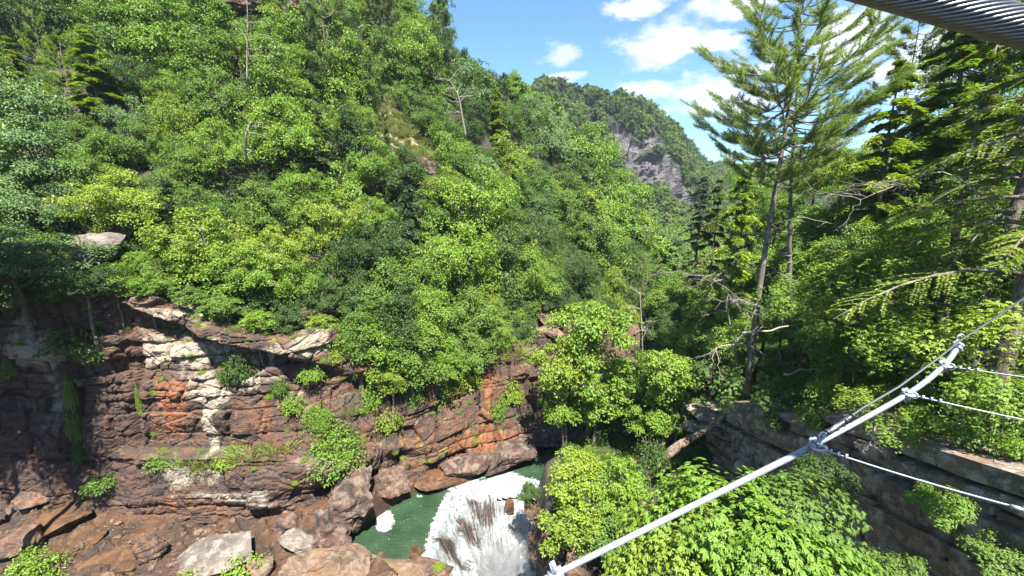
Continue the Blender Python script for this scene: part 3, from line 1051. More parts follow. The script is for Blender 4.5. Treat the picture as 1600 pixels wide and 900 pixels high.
tag(link('waterfall', me), kind='structure')

gx = np.concatenate([np.arange(-14, 12, .12), np.linspace(12.2, 130, 120)])
gy = np.concatenate([np.arange(22, 48, .12), np.linspace(48.3, 125, 100)])
XX, YY = np.meshgrid(gx, gy, indexing='ij')
d, tt = water_sheet(XX, YY)
zz = .03 * fbm(XX * .8, YY * 1.1, 0, 91, 3) - np.where(d > .25, (d - .25) * 1.3, 0) * 1.0
ok = d < 1.2
foam = np.zeros_like(XX)
dpW = YY * CP - (zz - CAM_Z) * SP
pxw, pyw = 800 + FPX * XX / dpW, 450 - FPX * (YY * SP + (zz - CAM_Z) * CP) / dpW
foam += .75 * np.exp(-(np.clip(-d, 0, 9) / .32) ** 2) * (tt > 12)
for (px, py, w_, h_, a) in [(602, 812, 13, 16, 1.35), (598, 824, 10, 7, .9), (785, 745, 22, 9, 1.3), (805, 752, 18, 12, .5), (745, 758, 40, 6, .9), (640, 884, 30, 5, .8), (655, 775, 6, 3, .7), (690, 762, 16, 4, .7)]:
    foam += a * np.exp(-((((pxw - px) / w_) ** 2 + ((pyw - py) / h_) ** 2)) ** 1.6)
Fw = grid_faces(*XX.shape)
Fw = Fw[ok.reshape(-1)[Fw].all(1)]
Vw = np.stack([XX, YY, zz], -1).reshape(-1, 3)
idx, rev = np.unique(Fw, return_inverse=True)
me = mk_mesh('river', Vw[idx], rev.reshape(Fw.shape), WATER, True, {'foam': foam.reshape(-1)[idx]})
tag(link('river', me), kind='structure')
# river bed, far enough down and out to close the scene
v = np.array([(-700, -60, -9), (900, -60, -9), (900, 1500, -9), (-700, 1500, -9)], float)
tag(link('ground', mk_mesh('ground', v, np.array([[0, 1, 2, 3]]), SOIL, False, {'bare': np.zeros(4)})), kind='structure')

BVH = BVHTree.FromPolygons([Vector(v) for v in BV], BF)
MBV = BVHTree.FromPolygons([Vector(v) for v in GF1[::2, ::2].reshape(-1, 3)], [tuple(int(i) for i in f) for f in grid_faces(*GF1[::2, ::2].shape[:2])])


def hit(px, py):
    d = ray(px, py).normalized()
    p, n, i, t = BVH.ray_cast(Vector((0, 0, CAM_Z)), d)
    return (p, n, t) if p is not None else None


def ground_z(x, y, z0=200.0):
    p, n, i, t = BVH.ray_cast(Vector((x, y, z0)), Vector((0, 0, -1)))
    return p.z if p is not None else None

# ------------------------------------------------------------------ plant templates
def unit(a):
    return a / (np.linalg.norm(a, axis=-1, keepdims=True) + 1e-9)


def leaf_quads(P, D, N, L, W, fold=.18):
    """kite-shaped leaves: P base, D direction, N face normal"""
    n = len(P)
    D = unit(D)
    Sd = unit(np.cross(D, N))
    N = np.cross(Sd, D)
    L = np.broadcast_to(np.asarray(L, float), (n,))[:, None]
    W = np.broadcast_to(np.asarray(W, float), (n,))[:, None]
    V = np.stack([P, P + D * L * .48 + Sd * W * .5 + N * W * fold, P + D * L - N * L * .12, P + D * L * .48 - Sd * W * .5 + N * W * fold], 1)
    i = np.arange(n)[:, None] * 4
    return V.reshape(-1, 3), i + np.array([[0, 1, 2, 3]])


def sprays(rng, C, O, rad, per, L, W, flat=.25, updir=.55):
    """flat sprays of leaves: centres C, outward direction O, radius rad"""
    n = len(C)
    N = unit(O * (1 - updir) + np.array([0, 0, 1.0]) * updir + rng.normal(0, .16, (n, 3)))
    Ax = unit(np.cross(N, rng.normal(0, 1, (n, 3))))
    Bx = np.cross(N, Ax)
    r = np.sqrt(rng.random((n, per))) * rad[:, None]
    a = rng.random((n, per)) * 2 * PI
    ca, sa = np.cos(a)[..., None], np.sin(a)[..., None]
    out_ = Ax[:, None] * ca + Bx[:, None] * sa
    P = C[:, None] + out_ * r[..., None] + N[:, None] * (rng.normal(0, flat, (n, per)) * rad[:, None])[..., None]
    P[..., 2] -= (r ** 2 / rad[:, None]) * .35
    D = out_ + rng.normal(0, .5, P.shape) + np.array([0, 0, -.35])
    Nn = N[:, None] + rng.normal(0, .42, P.shape)
    k = n * per
    s = rng.uniform(.65, 1.2, k)
    return leaf_quads(P.reshape(-1, 3), D.reshape(-1, 3), Nn.reshape(-1, 3), L * s, W * s)


def limb(rng, a, b, n=6, wob=.02, sag=0.0):
    t = np.linspace(0, 1, n)[:, None]
    P = a + (b - a) * t
    P[1:-1] += rng.normal(0, wob, (n - 2, 3))
    P[:, 2] += (sag * 4 * t * (1 - t))[:, 0]
    return P


def broadleaf(seed, nlobe=20, nspray=330, per=38, L=.021, W=.014, wide=.36, tall=.36, cz=.62, lobe_r=.125, updir=.58):
    rng = np.random.default_rng(seed)
    g, tr = Geo(), Geo()
    ga = PI * (3 - math.sqrt(5))
    i = np.arange(nlobe)
    zz = 1 - (i + .5) / nlobe * 1.75
    rr = np.sqrt(np.clip(1 - zz ** 2, 0, 1))
    Dr = np.stack([rr * np.cos(ga * i), rr * np.sin(ga * i), zz], -1) + rng.normal(0, .16, (nlobe, 3))
    ext = rng.uniform(.50, 1.06, nlobe)[:, None]
    LC = Dr * ext * np.array([wide - lobe_r * .6, wide - lobe_r * .6, tall - lobe_r * .5])
    LC[:, 2] += cz
    # sprays on the lobes
    li = rng.integers(0, nlobe, nspray)
    o = unit(rng.normal(0, 1, (nspray, 3)) + Dr[li] * .7 + np.array([0, 0, .35]))
    lr = lobe_r * rng.uniform(.7, 1.25, nlobe)[li]
    C = LC[li] + o * (lr * (.25 + np.abs(rng.normal(.45, .42, nspray))))[:, None] * np.array([1.08, 1.08, .80])
    V, F = sprays(rng, C, o, rng.uniform(.026, .072, nspray), per, L, W, .26, updir)
    g.add(V, F)
    # inner leaves
    m = nspray // 5
    C2 = rng.normal(0, .45, (m, 3)) * np.array([wide, wide, tall]) * .6 + np.array([0, 0, cz])
    V, F = sprays(rng, C2, unit(C2 - np.array([0, 0, cz])), np.full(m, .05), per // 2, L, W, .4, .5)
    g.add(V, F)
    lean = rng.normal(0, .03, 2)
    zt = np.linspace(-.9, cz + .22, 14)
    T = np.stack([lean[0] * zt + .012 * np.sin(zt * 7 + seed), lean[1] * zt + .012 * np.cos(zt * 6), zt], -1)
    tr.tube(T, np.interp(zt, [-.9, 0, .5, cz + .22], [.022, .019, .012, .003]), 7)
    for k in range(nlobe):
        h = np.clip(LC[k, 2] - rng.uniform(.10, .28), .12, cz + .12)
        a = np.array([np.interp(h, zt, T[:, 0]), np.interp(h, zt, T[:, 1]), h])
        P = limb(rng, a, LC[k], 6, .008, -.01)
        tr.tube(P, np.linspace(.0075, .002, 6), 5, False)
        for q in range(3):
            s = rng.integers(2, 5)
            e = LC[k] + unit(rng.normal(0, 1, 3)) * lobe_r * .9
            tr.tube(limb(rng, P[s], e, 4, .006), np.linspace(.003, .0009, 4), 4, False)
    return g.mesh('crown'), tr.mesh('trunk', smooth=True)


def hemlock(seed, nb=46, wide=.26, L=.032, W=.014, twigs=20, tufts=12, low=.12, droop=.35, sparse=1.0):
    """whorls of flat drooping boughs: needles as narrow blades along the twigs"""
    rng = np.random.default_rng(seed)
    g, tr = Geo(), Geo()
    zt = np.linspace(-.6, 1.0, 14)
    T = np.stack([.01 * np.sin(zt * 5 + seed), .01 * np.cos(zt * 4), zt], -1)
    tr.tube(T, np.interp(zt, [-.6, 0, 1], [.020, .016, .0015]), 7)
    P_, D_, N_, L_ = [], [], [], []
    for k in range(nb):
        h = low + (1 - low) * ((k + rng.random()) / nb) ** .9
        f = (1 - (h - low) / (1 - low))
        R_ = wide * (f ** .75 * .92 + .06) * rng.uniform(.45, 1.15)
        h += rng.normal(0, .02)
        az = k * 2.4 + rng.normal(0, .3)
        dr = np.array([math.cos(az), math.sin(az), 0])
        sd = np.array([-dr[1], dr[0], 0])
        s = np.linspace(0, 1, 7)
        ax = np.array([0, 0, h]) + dr * (s * R_)[:, None]
        ax[:, 2] += R_ * (.25 * s - (droop + .25) * s ** 2 + .05)
        ax += sd * (rng.normal(0, .08) * R_ * s ** 2)[:, None]
        tr.tube(ax, np.linspace(.0042, .0008, 7), 4, False)
        for q in range(twigs):
            if rng.random() > sparse:
                continue
            u = .18 + .82 * (q + rng.random()) / twigs
            b0 = np.array([np.interp(u, s, ax[:, c]) for c in range(3)])
            sgn = 1 if q % 2 else -1
            tl = R_ * .42 * (1.08 - u) ** .6 * rng.uniform(.6, 1.1)
            td = unit(dr * .75 + sd * sgn + np.array([0, 0, -.18]) + rng.normal(0, .1, 3))
            uu = np.linspace(.05, 1, tufts)
            base = b0 + td * (uu * tl)[:, None] - np.array([0, 0, 1]) * (uu ** 2 * tl * .25)[:, None]
            for side_ in (-1, 1):
                P_.append(base)
                D_.append(unit(td * .8 + np.cross(td, [0, 0, 1.0]) * side_ * .8 + rng.normal(0, .18, (tufts, 3))))
                N_.append(np.array([0, 0, 1.0]) + rng.normal(0, .28, (tufts, 3)))
                L_.append(L * rng.uniform(.6, 1.15, tufts) * (1.15 - .4 * uu))
    P_, D_, N_, L_ = map(np.concatenate, (P_, D_, N_, L_))
    V, F = leaf_quads(P_, D_, N_, L_, W, .1)
    g.add(V, F)
    return g.mesh('crown'), tr.mesh('trunk', smooth=True)


def bough_pine(seed, branches, L=.024, W=.0022, per=16, tuft_step=.016, sub=9, trunk=None, trunk_r=.011, dead=0, plume=.3):
    """long-needled pine; branches = list of (height, azimuth, length, rise)"""
    rng = np.random.default_rng(seed)
    g, tr, dd_ = Geo(), Geo(), Geo()
    T = np.array(trunk)
    hs = T[:, 2]
    tr.tube(T, np.interp(hs, [hs[0], hs[-1]], [trunk_r, .0016]), 9)
    TP, TD = [], []

    def on(h):
        return np.array([np.interp(h, hs, T[:, 0]), np.interp(h, hs, T[:, 1]), h])
    for (h, az, ln, rise) in branches:
        dr = np.array([math.cos(az), math.sin(az), 0])
        sd = np.array([-dr[1], dr[0], 0])
        s = np.linspace(0, 1, 9)
        ax = on(h) + dr * (s * ln)[:, None]
        ax[:, 2] += ln * (rise * s + .18 * np.sin(s * PI) * -1 + .12 * s ** 2)
        ax += np.cumsum(rng.normal(0, .012 * ln, (9, 3)), 0)
        tr.tube(ax, np.linspace(.0030, .0006, 9) * (0.4 + ln * 2), 5, False)
        for q in range(int(sub * (0.5 + ln * 4))):
            u = .30 + .70 * rng.random() ** .8
            b0 = np.array([np.interp(u, s, ax[:, c]) for c in range(3)])
            tl = ln * rng.uniform(.14, .36) * (1.15 - .5 * u)
            td = unit(dr * rng.uniform(.5, 1.0) + sd * rng.uniform(-1, 1) + np.array([0, 0, rng.uniform(-.05, plume)]))
            ss = np.linspace(0, 1, 5)
            tl = min(tl, .085)
            tw = b0 + td * (ss * tl)[:, None] + np.array([0, 0, 1]) * (ss ** 2 * tl * .28)[:, None]
            tr.tube(tw, np.linspace(.0010, .0004, 5), 3, False)
            n = max(3, int(tl / tuft_step))
            uu = np.linspace(.25, 1, n)
            for c in range(1):
                TP.append(np.stack([np.interp(uu, ss, tw[:, c_]) for c_ in range(3)], -1))
                TD.append(np.tile(unit(tw[-1] - tw[0]), (n, 1)))
    TP, TD = np.concatenate(TP), np.concatenate(TD)
    n = len(TP)
    Dn = unit(TD[:, None] * .9 + rng.normal(0, .55, (n, per, 3)) + np.array([0, 0, .12]))
    P = np.repeat(TP[:, None], per, 1)
    Nn = rng.normal(0, 1, (n, per, 3)) + np.array([0, 0, 1.2])
    V, F = leaf_quads(P.reshape(-1, 3), Dn.reshape(-1, 3), Nn.reshape(-1, 3), L * rng.uniform(.7, 1.15, n * per), W, 0)
    g.add(V, F)
    return g.mesh('crown'), tr.mesh('trunk', smooth=True)


def palmate(seed, n, wide, tall, cz, L, W, leaflets=5, nl=3, lobe_r=.2, nlobe=16, updir=.6, droop=.45):
    """broad-leaved tree or bush seen from near: fans of long leaflets; nl segments in each"""
    rng = np.random.default_rng(seed)
    g, tr = Geo(), Geo()
    ga = PI * (3 - math.sqrt(5))
    i = np.arange(nlobe)
    zz = 1 - (i + .5) / nlobe * 1.5
    rr = np.sqrt(np.clip(1 - zz ** 2, 0, 1))
    Dr = np.stack([rr * np.cos(ga * i), rr * np.sin(ga * i), zz], -1) + rng.normal(0, .18, (nlobe, 3))
    LC = Dr * rng.uniform(.55, 1, nlobe)[:, None] * np.array([wide - lobe_r * .5, wide - lobe_r * .5, tall - lobe_r * .5])
    LC[:, 2] += cz
    li = rng.integers(0, nlobe, n)
    o = unit(rng.normal(0, 1, (n, 3)) + Dr[li] * .6 + np.array([0, 0, .45]))
    C = LC[li] + o * (lobe_r * rng.uniform(.3, 1.05, n))[:, None]
    N = unit(o * (1 - updir) + np.array([0, 0, 1.0]) * updir + rng.normal(0, .18, (n, 3)))
    ax = unit(np.cross(N, np.cross(unit(C - np.array([0, 0, cz])) + rng.normal(0, .2, (n, 3)), N)))
    bx = np.cross(N, ax)
    size = rng.uniform(.7, 1.15, n)
    for q in range(leaflets):
        a = (q - (leaflets - 1) / 2) * (2.9 / leaflets) + rng.normal(0, .12, n)
        D = unit(ax * np.cos(a)[:, None] + bx * np.sin(a)[:, None] + rng.normal(0, .1, (n, 3)))
        Ls = L * size * (1 - .12 * abs(q - (leaflets - 1) / 2)) * rng.uniform(.85, 1.1, n)
        Sd = unit(np.cross(D, N))
        Nq = N
        t = np.linspace(0, 1, nl + 1)
        prof = np.sin(np.clip(t, .03, .97) ** .8 * PI)
        rows = []
        for k in range(nl + 1):
            c = C + D * (Ls * t[k])[:, None] - Nq * 0 - np.array([0, 0, 1]) * (Ls * droop * t[k] ** 2)[:, None]
            hw = (W * size * prof[k] * .5)[:, None]
            rows += [c - Sd * hw + Nq * hw * .35, c, c + Sd * hw + Nq * hw * .35]
        V = np.stack(rows, 1)
        F = []
        for k in range(nl):
            F += [[3 * k, 3 * k + 1, 3 * k + 4, 3 * k + 3], [3 * k + 1, 3 * k + 2, 3 * k + 5, 3 * k + 4]]
        F = (np.arange(n)[:, None, None] * (3 * (nl + 1)) + np.array(F)[None]).reshape(-1, 4)
        g.add(V.reshape(-1, 3), F)
    zt = np.linspace(-1.0, cz + .1, 10)
    T = np.stack([.03 * np.sin(zt * 3 + seed), .03 * np.cos(zt * 2.6), zt], -1)
    tr.tube(T, np.interp(zt, [-1, cz], [.022, .006]), 8)
    for k in range(nlobe):
        h = np.clip(LC[k, 2] - rng.uniform(.15, .4), -.1, cz)
        a = np.array([np.interp(h, zt, T[:, 0]), np.interp(h, zt, T[:, 1]), h])
        P = limb(rng, a, LC[k], 7, .02)
        tr.tube(P, np.linspace(.010, .002, 7), 5, False)
        for q in range(5):
            e = LC[k] + unit(rng.normal(0, 1, 3)) * lobe_r * .8
            tr.tube(limb(rng, P[rng.integers(3, 7)], e, 4, .01), np.linspace(.0035, .001, 4), 4, False)
    return g.mesh('crown', smooth=False), tr.mesh('trunk', smooth=True)


def shrub_mesh(seed, n=60, per=26, L=.075, W=.045, flat_=.5, name='foliage'):
    rng = np.random.default_rng(seed)
    o = unit(rng.normal(0, 1, (n, 3)) * np.array([1, 1, .7]) + np.array([0, 0, .3]))
    C = o * rng.uniform(.25, .95, n)[:, None] * np.array([.5, .5, flat_])
    C[:, 2] = np.abs(C[:, 2]) + .08
    C += fbm(C[:, 0] * 3, C[:, 1] * 3, C[:, 2] * 3, seed, 2)[:, None] * .06
    V, F = sprays(rng, C, o, rng.uniform(.10, .19, n), per, L, W, .3, .5)
    return mk_mesh(name, V, F)


def stems_mesh(seed, n=9):
    rng = np.random.default_rng(seed)
    g = Geo()
    for k in range(n):
        a = rng.random() * 6.28
        r = rng.uniform(.15, .42)
        g.tube(limb(rng, np.array([0, 0, -.25]), np.array([r * math.cos(a), r * math.sin(a), rng.uniform(.25, .5)]), 6, .03), np.linspace(.016, .004, 6), 4, False)
    return g.mesh('stems', smooth=True)


def grass_mesh(seed, n=420, h=.5, spread=.5):
    rng = np.random.default_rng(seed)
    r = np.sqrt(rng.random(n)) * spread
    a = rng.random(n) * 6.28
    P = np.stack([r * np.cos(a), r * np.sin(a), -.03 * np.ones(n)], -1)
    D = np.stack([np.cos(a) * .6, np.sin(a) * .6, np.ones(n)], -1) + rng.normal(0, .45, (n, 3))
    V, F = leaf_quads(P, D, rng.normal(0, 1, (n, 3)), h * rng.uniform(.4, 1.1, n), .022, .0)
    return mk_mesh('foliage', V, F)


def set_mat(me, mat):
    me.materials.clear()
    me.materials.append(mat)
    return me


BROAD = [broadleaf(100 + i, *a) for i, a in enumerate([(26, 360, 44), (32, 400, 40), (22, 330, 46), (28, 360, 42)])]
TALL = [broadleaf(120, 22, 340, 36, .022, .015, .26, .42, .56), broadleaf(121, 26, 360, 34, .022, .015, .24, .43, .55)]
AIRY = [broadleaf(125 + i, 24, 260, 26, .030, .021, .36, .38, .60, .10, .6) for i in range(2)]
SMALLB = [broadleaf(130 + i, 14, 150, 26, .040, .027, .36, .36, .62, .16) for i in range(2)]
HEM = [hemlock(140), hemlock(141, 40, .30, droop=.25), hemlock(142, 54, .22)]
_r = np.random.default_rng(5)


def scrub_pine(seed):
    r_ = np.random.default_rng(seed)
    zt = np.linspace(-.5, 1, 12)
    T = np.stack([.02 * np.sin(zt * 5 + seed), .02 * np.cos(zt * 4 + seed), zt], -1)
    br = [(h, r_.random() * 6.28, .30 * (1.18 - h) ** .6 * r_.uniform(.5, 1.05), r_.uniform(-.05, .45)) for h in np.linspace(.38, .97, 34)]
    return bough_pine(seed, br, L=.030, W=.0042, per=9, tuft_step=.013, sub=9, trunk=T, trunk_r=.013, plume=.5)


PINE = [scrub_pine(150), scrub_pine(151)]
SHRUB = [shrub_mesh(160 + i) for i in range(3)]
STEMS = stems_mesh(170)
KINDS = {'broad': (BROAD, .36, .36, .62), 'tall': (TALL, .25, .42, .56), 'airy': (AIRY, .36, .38, .60), 'small': (SMALLB, .36, .36, .62),
         'hem': (HEM, .25, .46, .54), 'pine': (PINE, .27, .33, .68)}
for lst in (BROAD, AIRY, TALL, SMALLB, HEM, PINE):
    for c, t_ in lst:
        set_mat(c, LEAF['mid green'])
        set_mat(t_, BARK)


def own_mat(o, mat):
    o.material_slots[0].link = 'OBJECT'
    o.material_slots[0].material = mat


TREES = []            # (px, py, R, root, tone word, kind word)


def put_tree(kind, px, py, wpx, hpx=None, tone='mid green', label=None, Y=None, cat='tree', group=None, name=None, pull=.7, rnd=random, bark=None, bury=None):
    """a tree whose crown is centred on the line of sight through the photo point and stands on the ground below"""
    if Y is None:
        h = hit(px, py)
        if h is None:
            return None
        dirv = ray(px, py).normalized()
        t0 = h[2]
        Rw = wpx / 2 * (h[0].y * CP - (h[0].z - CAM_Z) * SP) / FPX
        c = h[0] - dirv * Rw * pull
    else:
        c = at(px, py, Y)
        Rw = wpx / 2 * (c.y * CP - (c.z - CAM_Z) * SP) / FPX
    Rz = Rw * ((hpx or wpx) / wpx)
    lst, rw, rz, cz = KINDS[kind]
    sx, sz = Rw / rw, Rz / rz
    gz = ground_z(c.x, c.y)
    base = c.z - cz * sz
    root = empty(name or {'hem': 'hemlock_tree', 'pine': 'pine_tree'}.get(kind, 'broadleaf_tree'), (c.x, c.y, base), label or '-', cat, group)
    crown, trunk = lst[rnd.randrange(len(lst))]
    root.rotation_euler = (0, 0, rnd.random() * 6.28)
    root.scale = (sx, sx, sz)
    co = link('crown', crown, root)
    own_mat(co, LEAF[tone])
    to = link('trunk', trunk, root)
    own_mat(to, bark or BARK)
    # stand the root empty on the ground: shift the parts back by the same amount
    if gz is not None and gz > base - .5 * sz:
        pass
    TREES.append([px, py, (c.x, c.y, c.z), Rw, root, tone, kind, label is not None])
    return root

# ------------------------------------------------------------------ trees of the left slope, one by one
random.seed(11)
HAND = [
    # kind, px, py, width, height, tone
    ('broad', 28, 178, 150, 130, 'blue green'), ('broad', 52, 250, 140, 110, 'blue green'), ('broad', 20, 320, 130, 100, 'blue green'),
    ('hem', 150, 150, 130, 150, 'yellow green'), ('broad', 150, 262, 100, 80, 'mid green'),
    ('broad', 270, 195, 84, 80, 'yellow green'), ('broad', 196, 322, 120, 90, 'yellow green'), ('broad', 262, 150, 70, 60, 'bright green'),
    ('broad', 190, 50, 120, 100, 'mid green'), ('broad', 258, 40, 110, 100, 'bright green'), ('broad', 330, 55, 110, 90, 'bright green'),
    ('broad', 345, 165, 90, 90, 'mid green'), ('broad', 352, 235, 85, 80, 'bright green'), ('broad', 290, 262, 84, 76, 'mid green'),
    ('broad', 330, 385, 130, 100, 'yellow green'), ('broad', 270, 420, 90, 60, 'mid green'), ('broad', 392, 420, 110, 70, 'bright green'),
    ('tall', 100, 45, 80, 110, 'dark green'), ('broad', 25, 40, 90, 90, 'dark green'), ('broad', 150, 395, 70, 50, 'dark green'),
    ('broad', 425, 88, 96, 84, 'bright green'), ('broad', 458, 212, 112, 96, 'bright green'), ('pine', 512, 88, 110, 190, 'olive green'),
    ('broad', 575, 262, 78, 76, 'bright green'), ('tall', 556, 235, 60, 110, 'dark green'), ('broad', 470, 300, 90, 74, 'bright green'),
    ('broad', 420, 330, 90, 70, 'mid green'), ('broad', 440, 395, 90, 70, 'yellow green'), ('hem', 505, 250, 70, 120, 'grey green'),
    ('pine', 600, 40, 90, 150, 'olive green'), ('broad', 640, 95, 92, 88, 'bright green'), ('pine', 690, 70, 80, 130, 'dark green'),
    ('hem', 716, 55, 44, 96, 'dark green'), ('tall', 795, 100, 64, 96, 'dark green'), ('pine', 746, 95, 60, 100, 'olive green'),
    ('broad', 700, 215, 66, 60, 'mid green'), ('hem', 775, 200, 56, 110, 'yellow green'), ('broad', 738, 180, 60, 60, 'dark green'),
    ('broad', 640, 150, 60, 60, 'mid green'), ('hem', 660, 130, 60, 100, 'dark green'), ('broad', 736, 330, 130, 110, 'bright green'),
    ('broad', 690, 300, 70, 64, 'yellow green'), ('hem', 640, 365, 78, 170, 'grey green'), ('broad', 560, 400, 84, 76, 'dark green'),
    ('broad', 574, 345, 76, 60, 'bright green'), ('broad', 715, 410, 120, 100, 'bright green'), ('tall', 600, 470, 80, 110, 'mid green'),
    ('tall', 560, 480, 60, 80, 'dark green'), ('tall', 650, 500, 84, 120, 'mid green'), ('broad', 726, 500, 96, 90, 'mid green'),
    ('tall', 610, 560, 56, 90, 'bright green'), ('broad', 684, 560, 76, 60, 'bright green'), ('broad', 755, 460, 60, 70, 'yellow green'),
    ('broad', 850, 215, 84, 90, 'blue green'), ('broad', 905, 262, 110, 110, 'bright green'), ('broad', 880, 200, 70, 60, 'bright green'),
    ('broad', 838, 300, 76, 70, 'mid green'), ('broad', 880, 350, 84, 76, 'mid green'), ('hem', 806, 252, 30, 60, 'olive green'),
    ('broad', 952, 320, 100, 90, 'bright green'), ('broad', 930, 390, 96, 84, 'mid green'), ('broad', 990, 372, 84, 70, 'yellow green'),
    ('broad', 1010, 322, 60, 50, 'bright green'), ('broad', 1045, 400, 84, 70, 'blue green'), ('broad', 900, 430, 76, 64, 'dark green'),
    ('broad', 950, 245, 56, 60, 'bright green'), ('broad', 1060, 350, 60, 50, 'blue green'), ('broad', 1000, 430, 76, 60, 'mid green'),
    ('pine', 1006, 480, 90, 120, 'olive green'), ('broad', 860, 465, 60, 40, 'dark green'), ('broad', 840, 380, 64, 70, 'dark green'),
    ('broad', 800, 345, 44, 50, 'mid green'), ('small', 240, 455, 60, 30, 'mid green'), ('small', 340, 462, 80, 44, 'mid green'),
    ('small', 410, 480, 70, 40, 'dark green'), ('broad', 500, 470, 66, 50, 'dark green'), ('small', 526, 530, 36, 40, 'bright green'),
    ('broad', 95, 330, 80, 70, 'blue green'), ('broad', 118, 215, 70, 60, 'mid green'), ('broad', 210, 235, 76, 70, 'mid green'), ('broad', 300, 320, 80, 60, 'mid green'),
    ('hem', 372, 300, 50, 90, 'grey green'), ('broad', 560, 120, 70, 80, 'mid green'), ('broad', 210, 130, 84, 60, 'dark green'), ('broad', 560, 190, 56, 60, 'bright green'),
]
for (kd, px, py, w_, h_, tn) in HAND:
    put_tree(kd, px, py, w_ * .94, h_ * 1.12, tn)
for (kd, px, py, w_, h_, tn, Y) in [('tall', 592, 552, 70, 110, 'bright green', 35.3), ('tall', 560, 520, 56, 90, 'mid green', 34.6), ('tall', 640, 560, 76, 110, 'mid green', 36.6),
                                   ('broad', 690, 566, 84, 84, 'bright green', 39), ('broad', 738, 545, 80, 80, 'mid green', 41), ('tall', 665, 520, 70, 120, 'bright green', 38.5),
                                   ('tall', 620, 510, 70, 130, 'dark green', 36.8), ('broad', 770, 520, 60, 60, 'bright green', 43), ('small', 180, 446, 50, 34, 'mid green', 31.3), ('airy', 232, 446, 56, 40, 'bright green', 31.4), ('small', 290, 462, 50, 34, 'mid green', 31.6), ('airy', 345, 480, 64, 46, 'mid green', 31.8), ('small', 400, 500, 50, 36, 'bright green', 32), ('airy', 448, 500, 50, 44, 'dark green', 33), ('small', 500, 505, 44, 36, 'yellow green', 34), ('tall', 612, 590, 46, 60, 'yellow green', 35)]:
    put_tree(kd, px, py, w_, h_, tn, Y=Y)
# the pale maple that hangs in from the left edge over the dark wall, and the boughs that shade the wall
put_tree('broad', 18, 405, 170, 96, 'blue green', 'pale blue-green maple leaning in from the left edge over the dark cliff', Y=30.0)
put_tree('broad', 130, 440, 90, 62, 'dark green', 'dark green tree overhanging the cliff top just below the pale boulder', Y=30.0)
put_tree('broad', -90, 470, 150, 110, 'mid green', 'green tree overhanging the cliff beyond the left edge', Y=28.0)


def near_existing(c, r, k):
    for t_ in TREES:
        q = t_[2]
        if (q[0] - c.x) ** 2 + (q[1] - c.y) ** 2 + (q[2] - c.z) ** 2 < (k * (r + t_[3])) ** 2:
            return True
    return False


def blocked(px, py):
    for (x, y, a, b) in [(640, 222, 34, 46), (665, 265, 30, 22), (150, 388, 30, 22), (850, 505, 34, 24), (492, 488, 40, 20), (530, 330, 16, 18), (385, 12, 34, 26), (715, 165, 22, 36), (792, 440, 16, 26), (600, 190, 18, 26)]:
        if ((px - x) / a) ** 2 + ((py - y) / b) ** 2 < 1:
            return True
    return False


cnt_ = 0
for k in range(9000):
    px, py = random.uniform(-90, 1180), random.uniform(-120, 560)
    lim = np.interp(px, [0, 200, 330, 430, 520, 600, 690, 790, 870, 930, 1180], [440, 440, 470, 500, 500, 560, 575, 525, 490, 500, 520])
    if py > lim or blocked(px, py):
        continue
    h = hit(px, py)
    if h is None or h[0].x > 16 + .9 * (h[0].y - 34) + 14:
        continue
    Y = h[0].y
    if Y > 150 and random.random() < .5:
        continue
    edge_ = py > lim - 60
    r = random.uniform(2.0, 3.6) * (1 + max(0, Y - 70) / 260) * (.6 if edge_ else 1)
    c = h[0] - ray(px, py).normalized() * r * .6
    if near_existing(c, r, .62):
        continue
    wpx = 2 * r * FPX / (c.y * CP - (c.z - CAM_Z) * SP)
    q = random.random()
    far = Y > 105
    kd = 'small' if (far or wpx < 40) else ('tall' if q < .30 else ('airy' if q < .45 else 'broad'))
    if q > .74 and not edge_:
        kd = 'hem' if random.random() < .4 else 'pine'
    tl = 'left' if px < 120 else ''
    tn = random.choices(['bright green', 'yellow green', 'mid green', 'dark green', 'blue green'], [26, 12, 34, 22, 16 if px < 160 or px > 830 else 4])[0]
    if kd in ('hem', 'pine'):
        tn = random.choice(['olive green', 'dark green', 'grey green', 'yellow green'])
        put_tree(kd, px, py, wpx * .95, wpx * random.uniform(1.4, 2.0), tn, pull=.5)
    else:
        put_tree(kd, px, py, wpx, wpx * random.uniform(.9, 1.35) * (1.5 if kd == 'tall' else 1), tn, pull=.5)
    cnt_ += 1
    if cnt_ >= 195:
        break
print('random trees', cnt_)
NEAR_TREES = len(TREES)

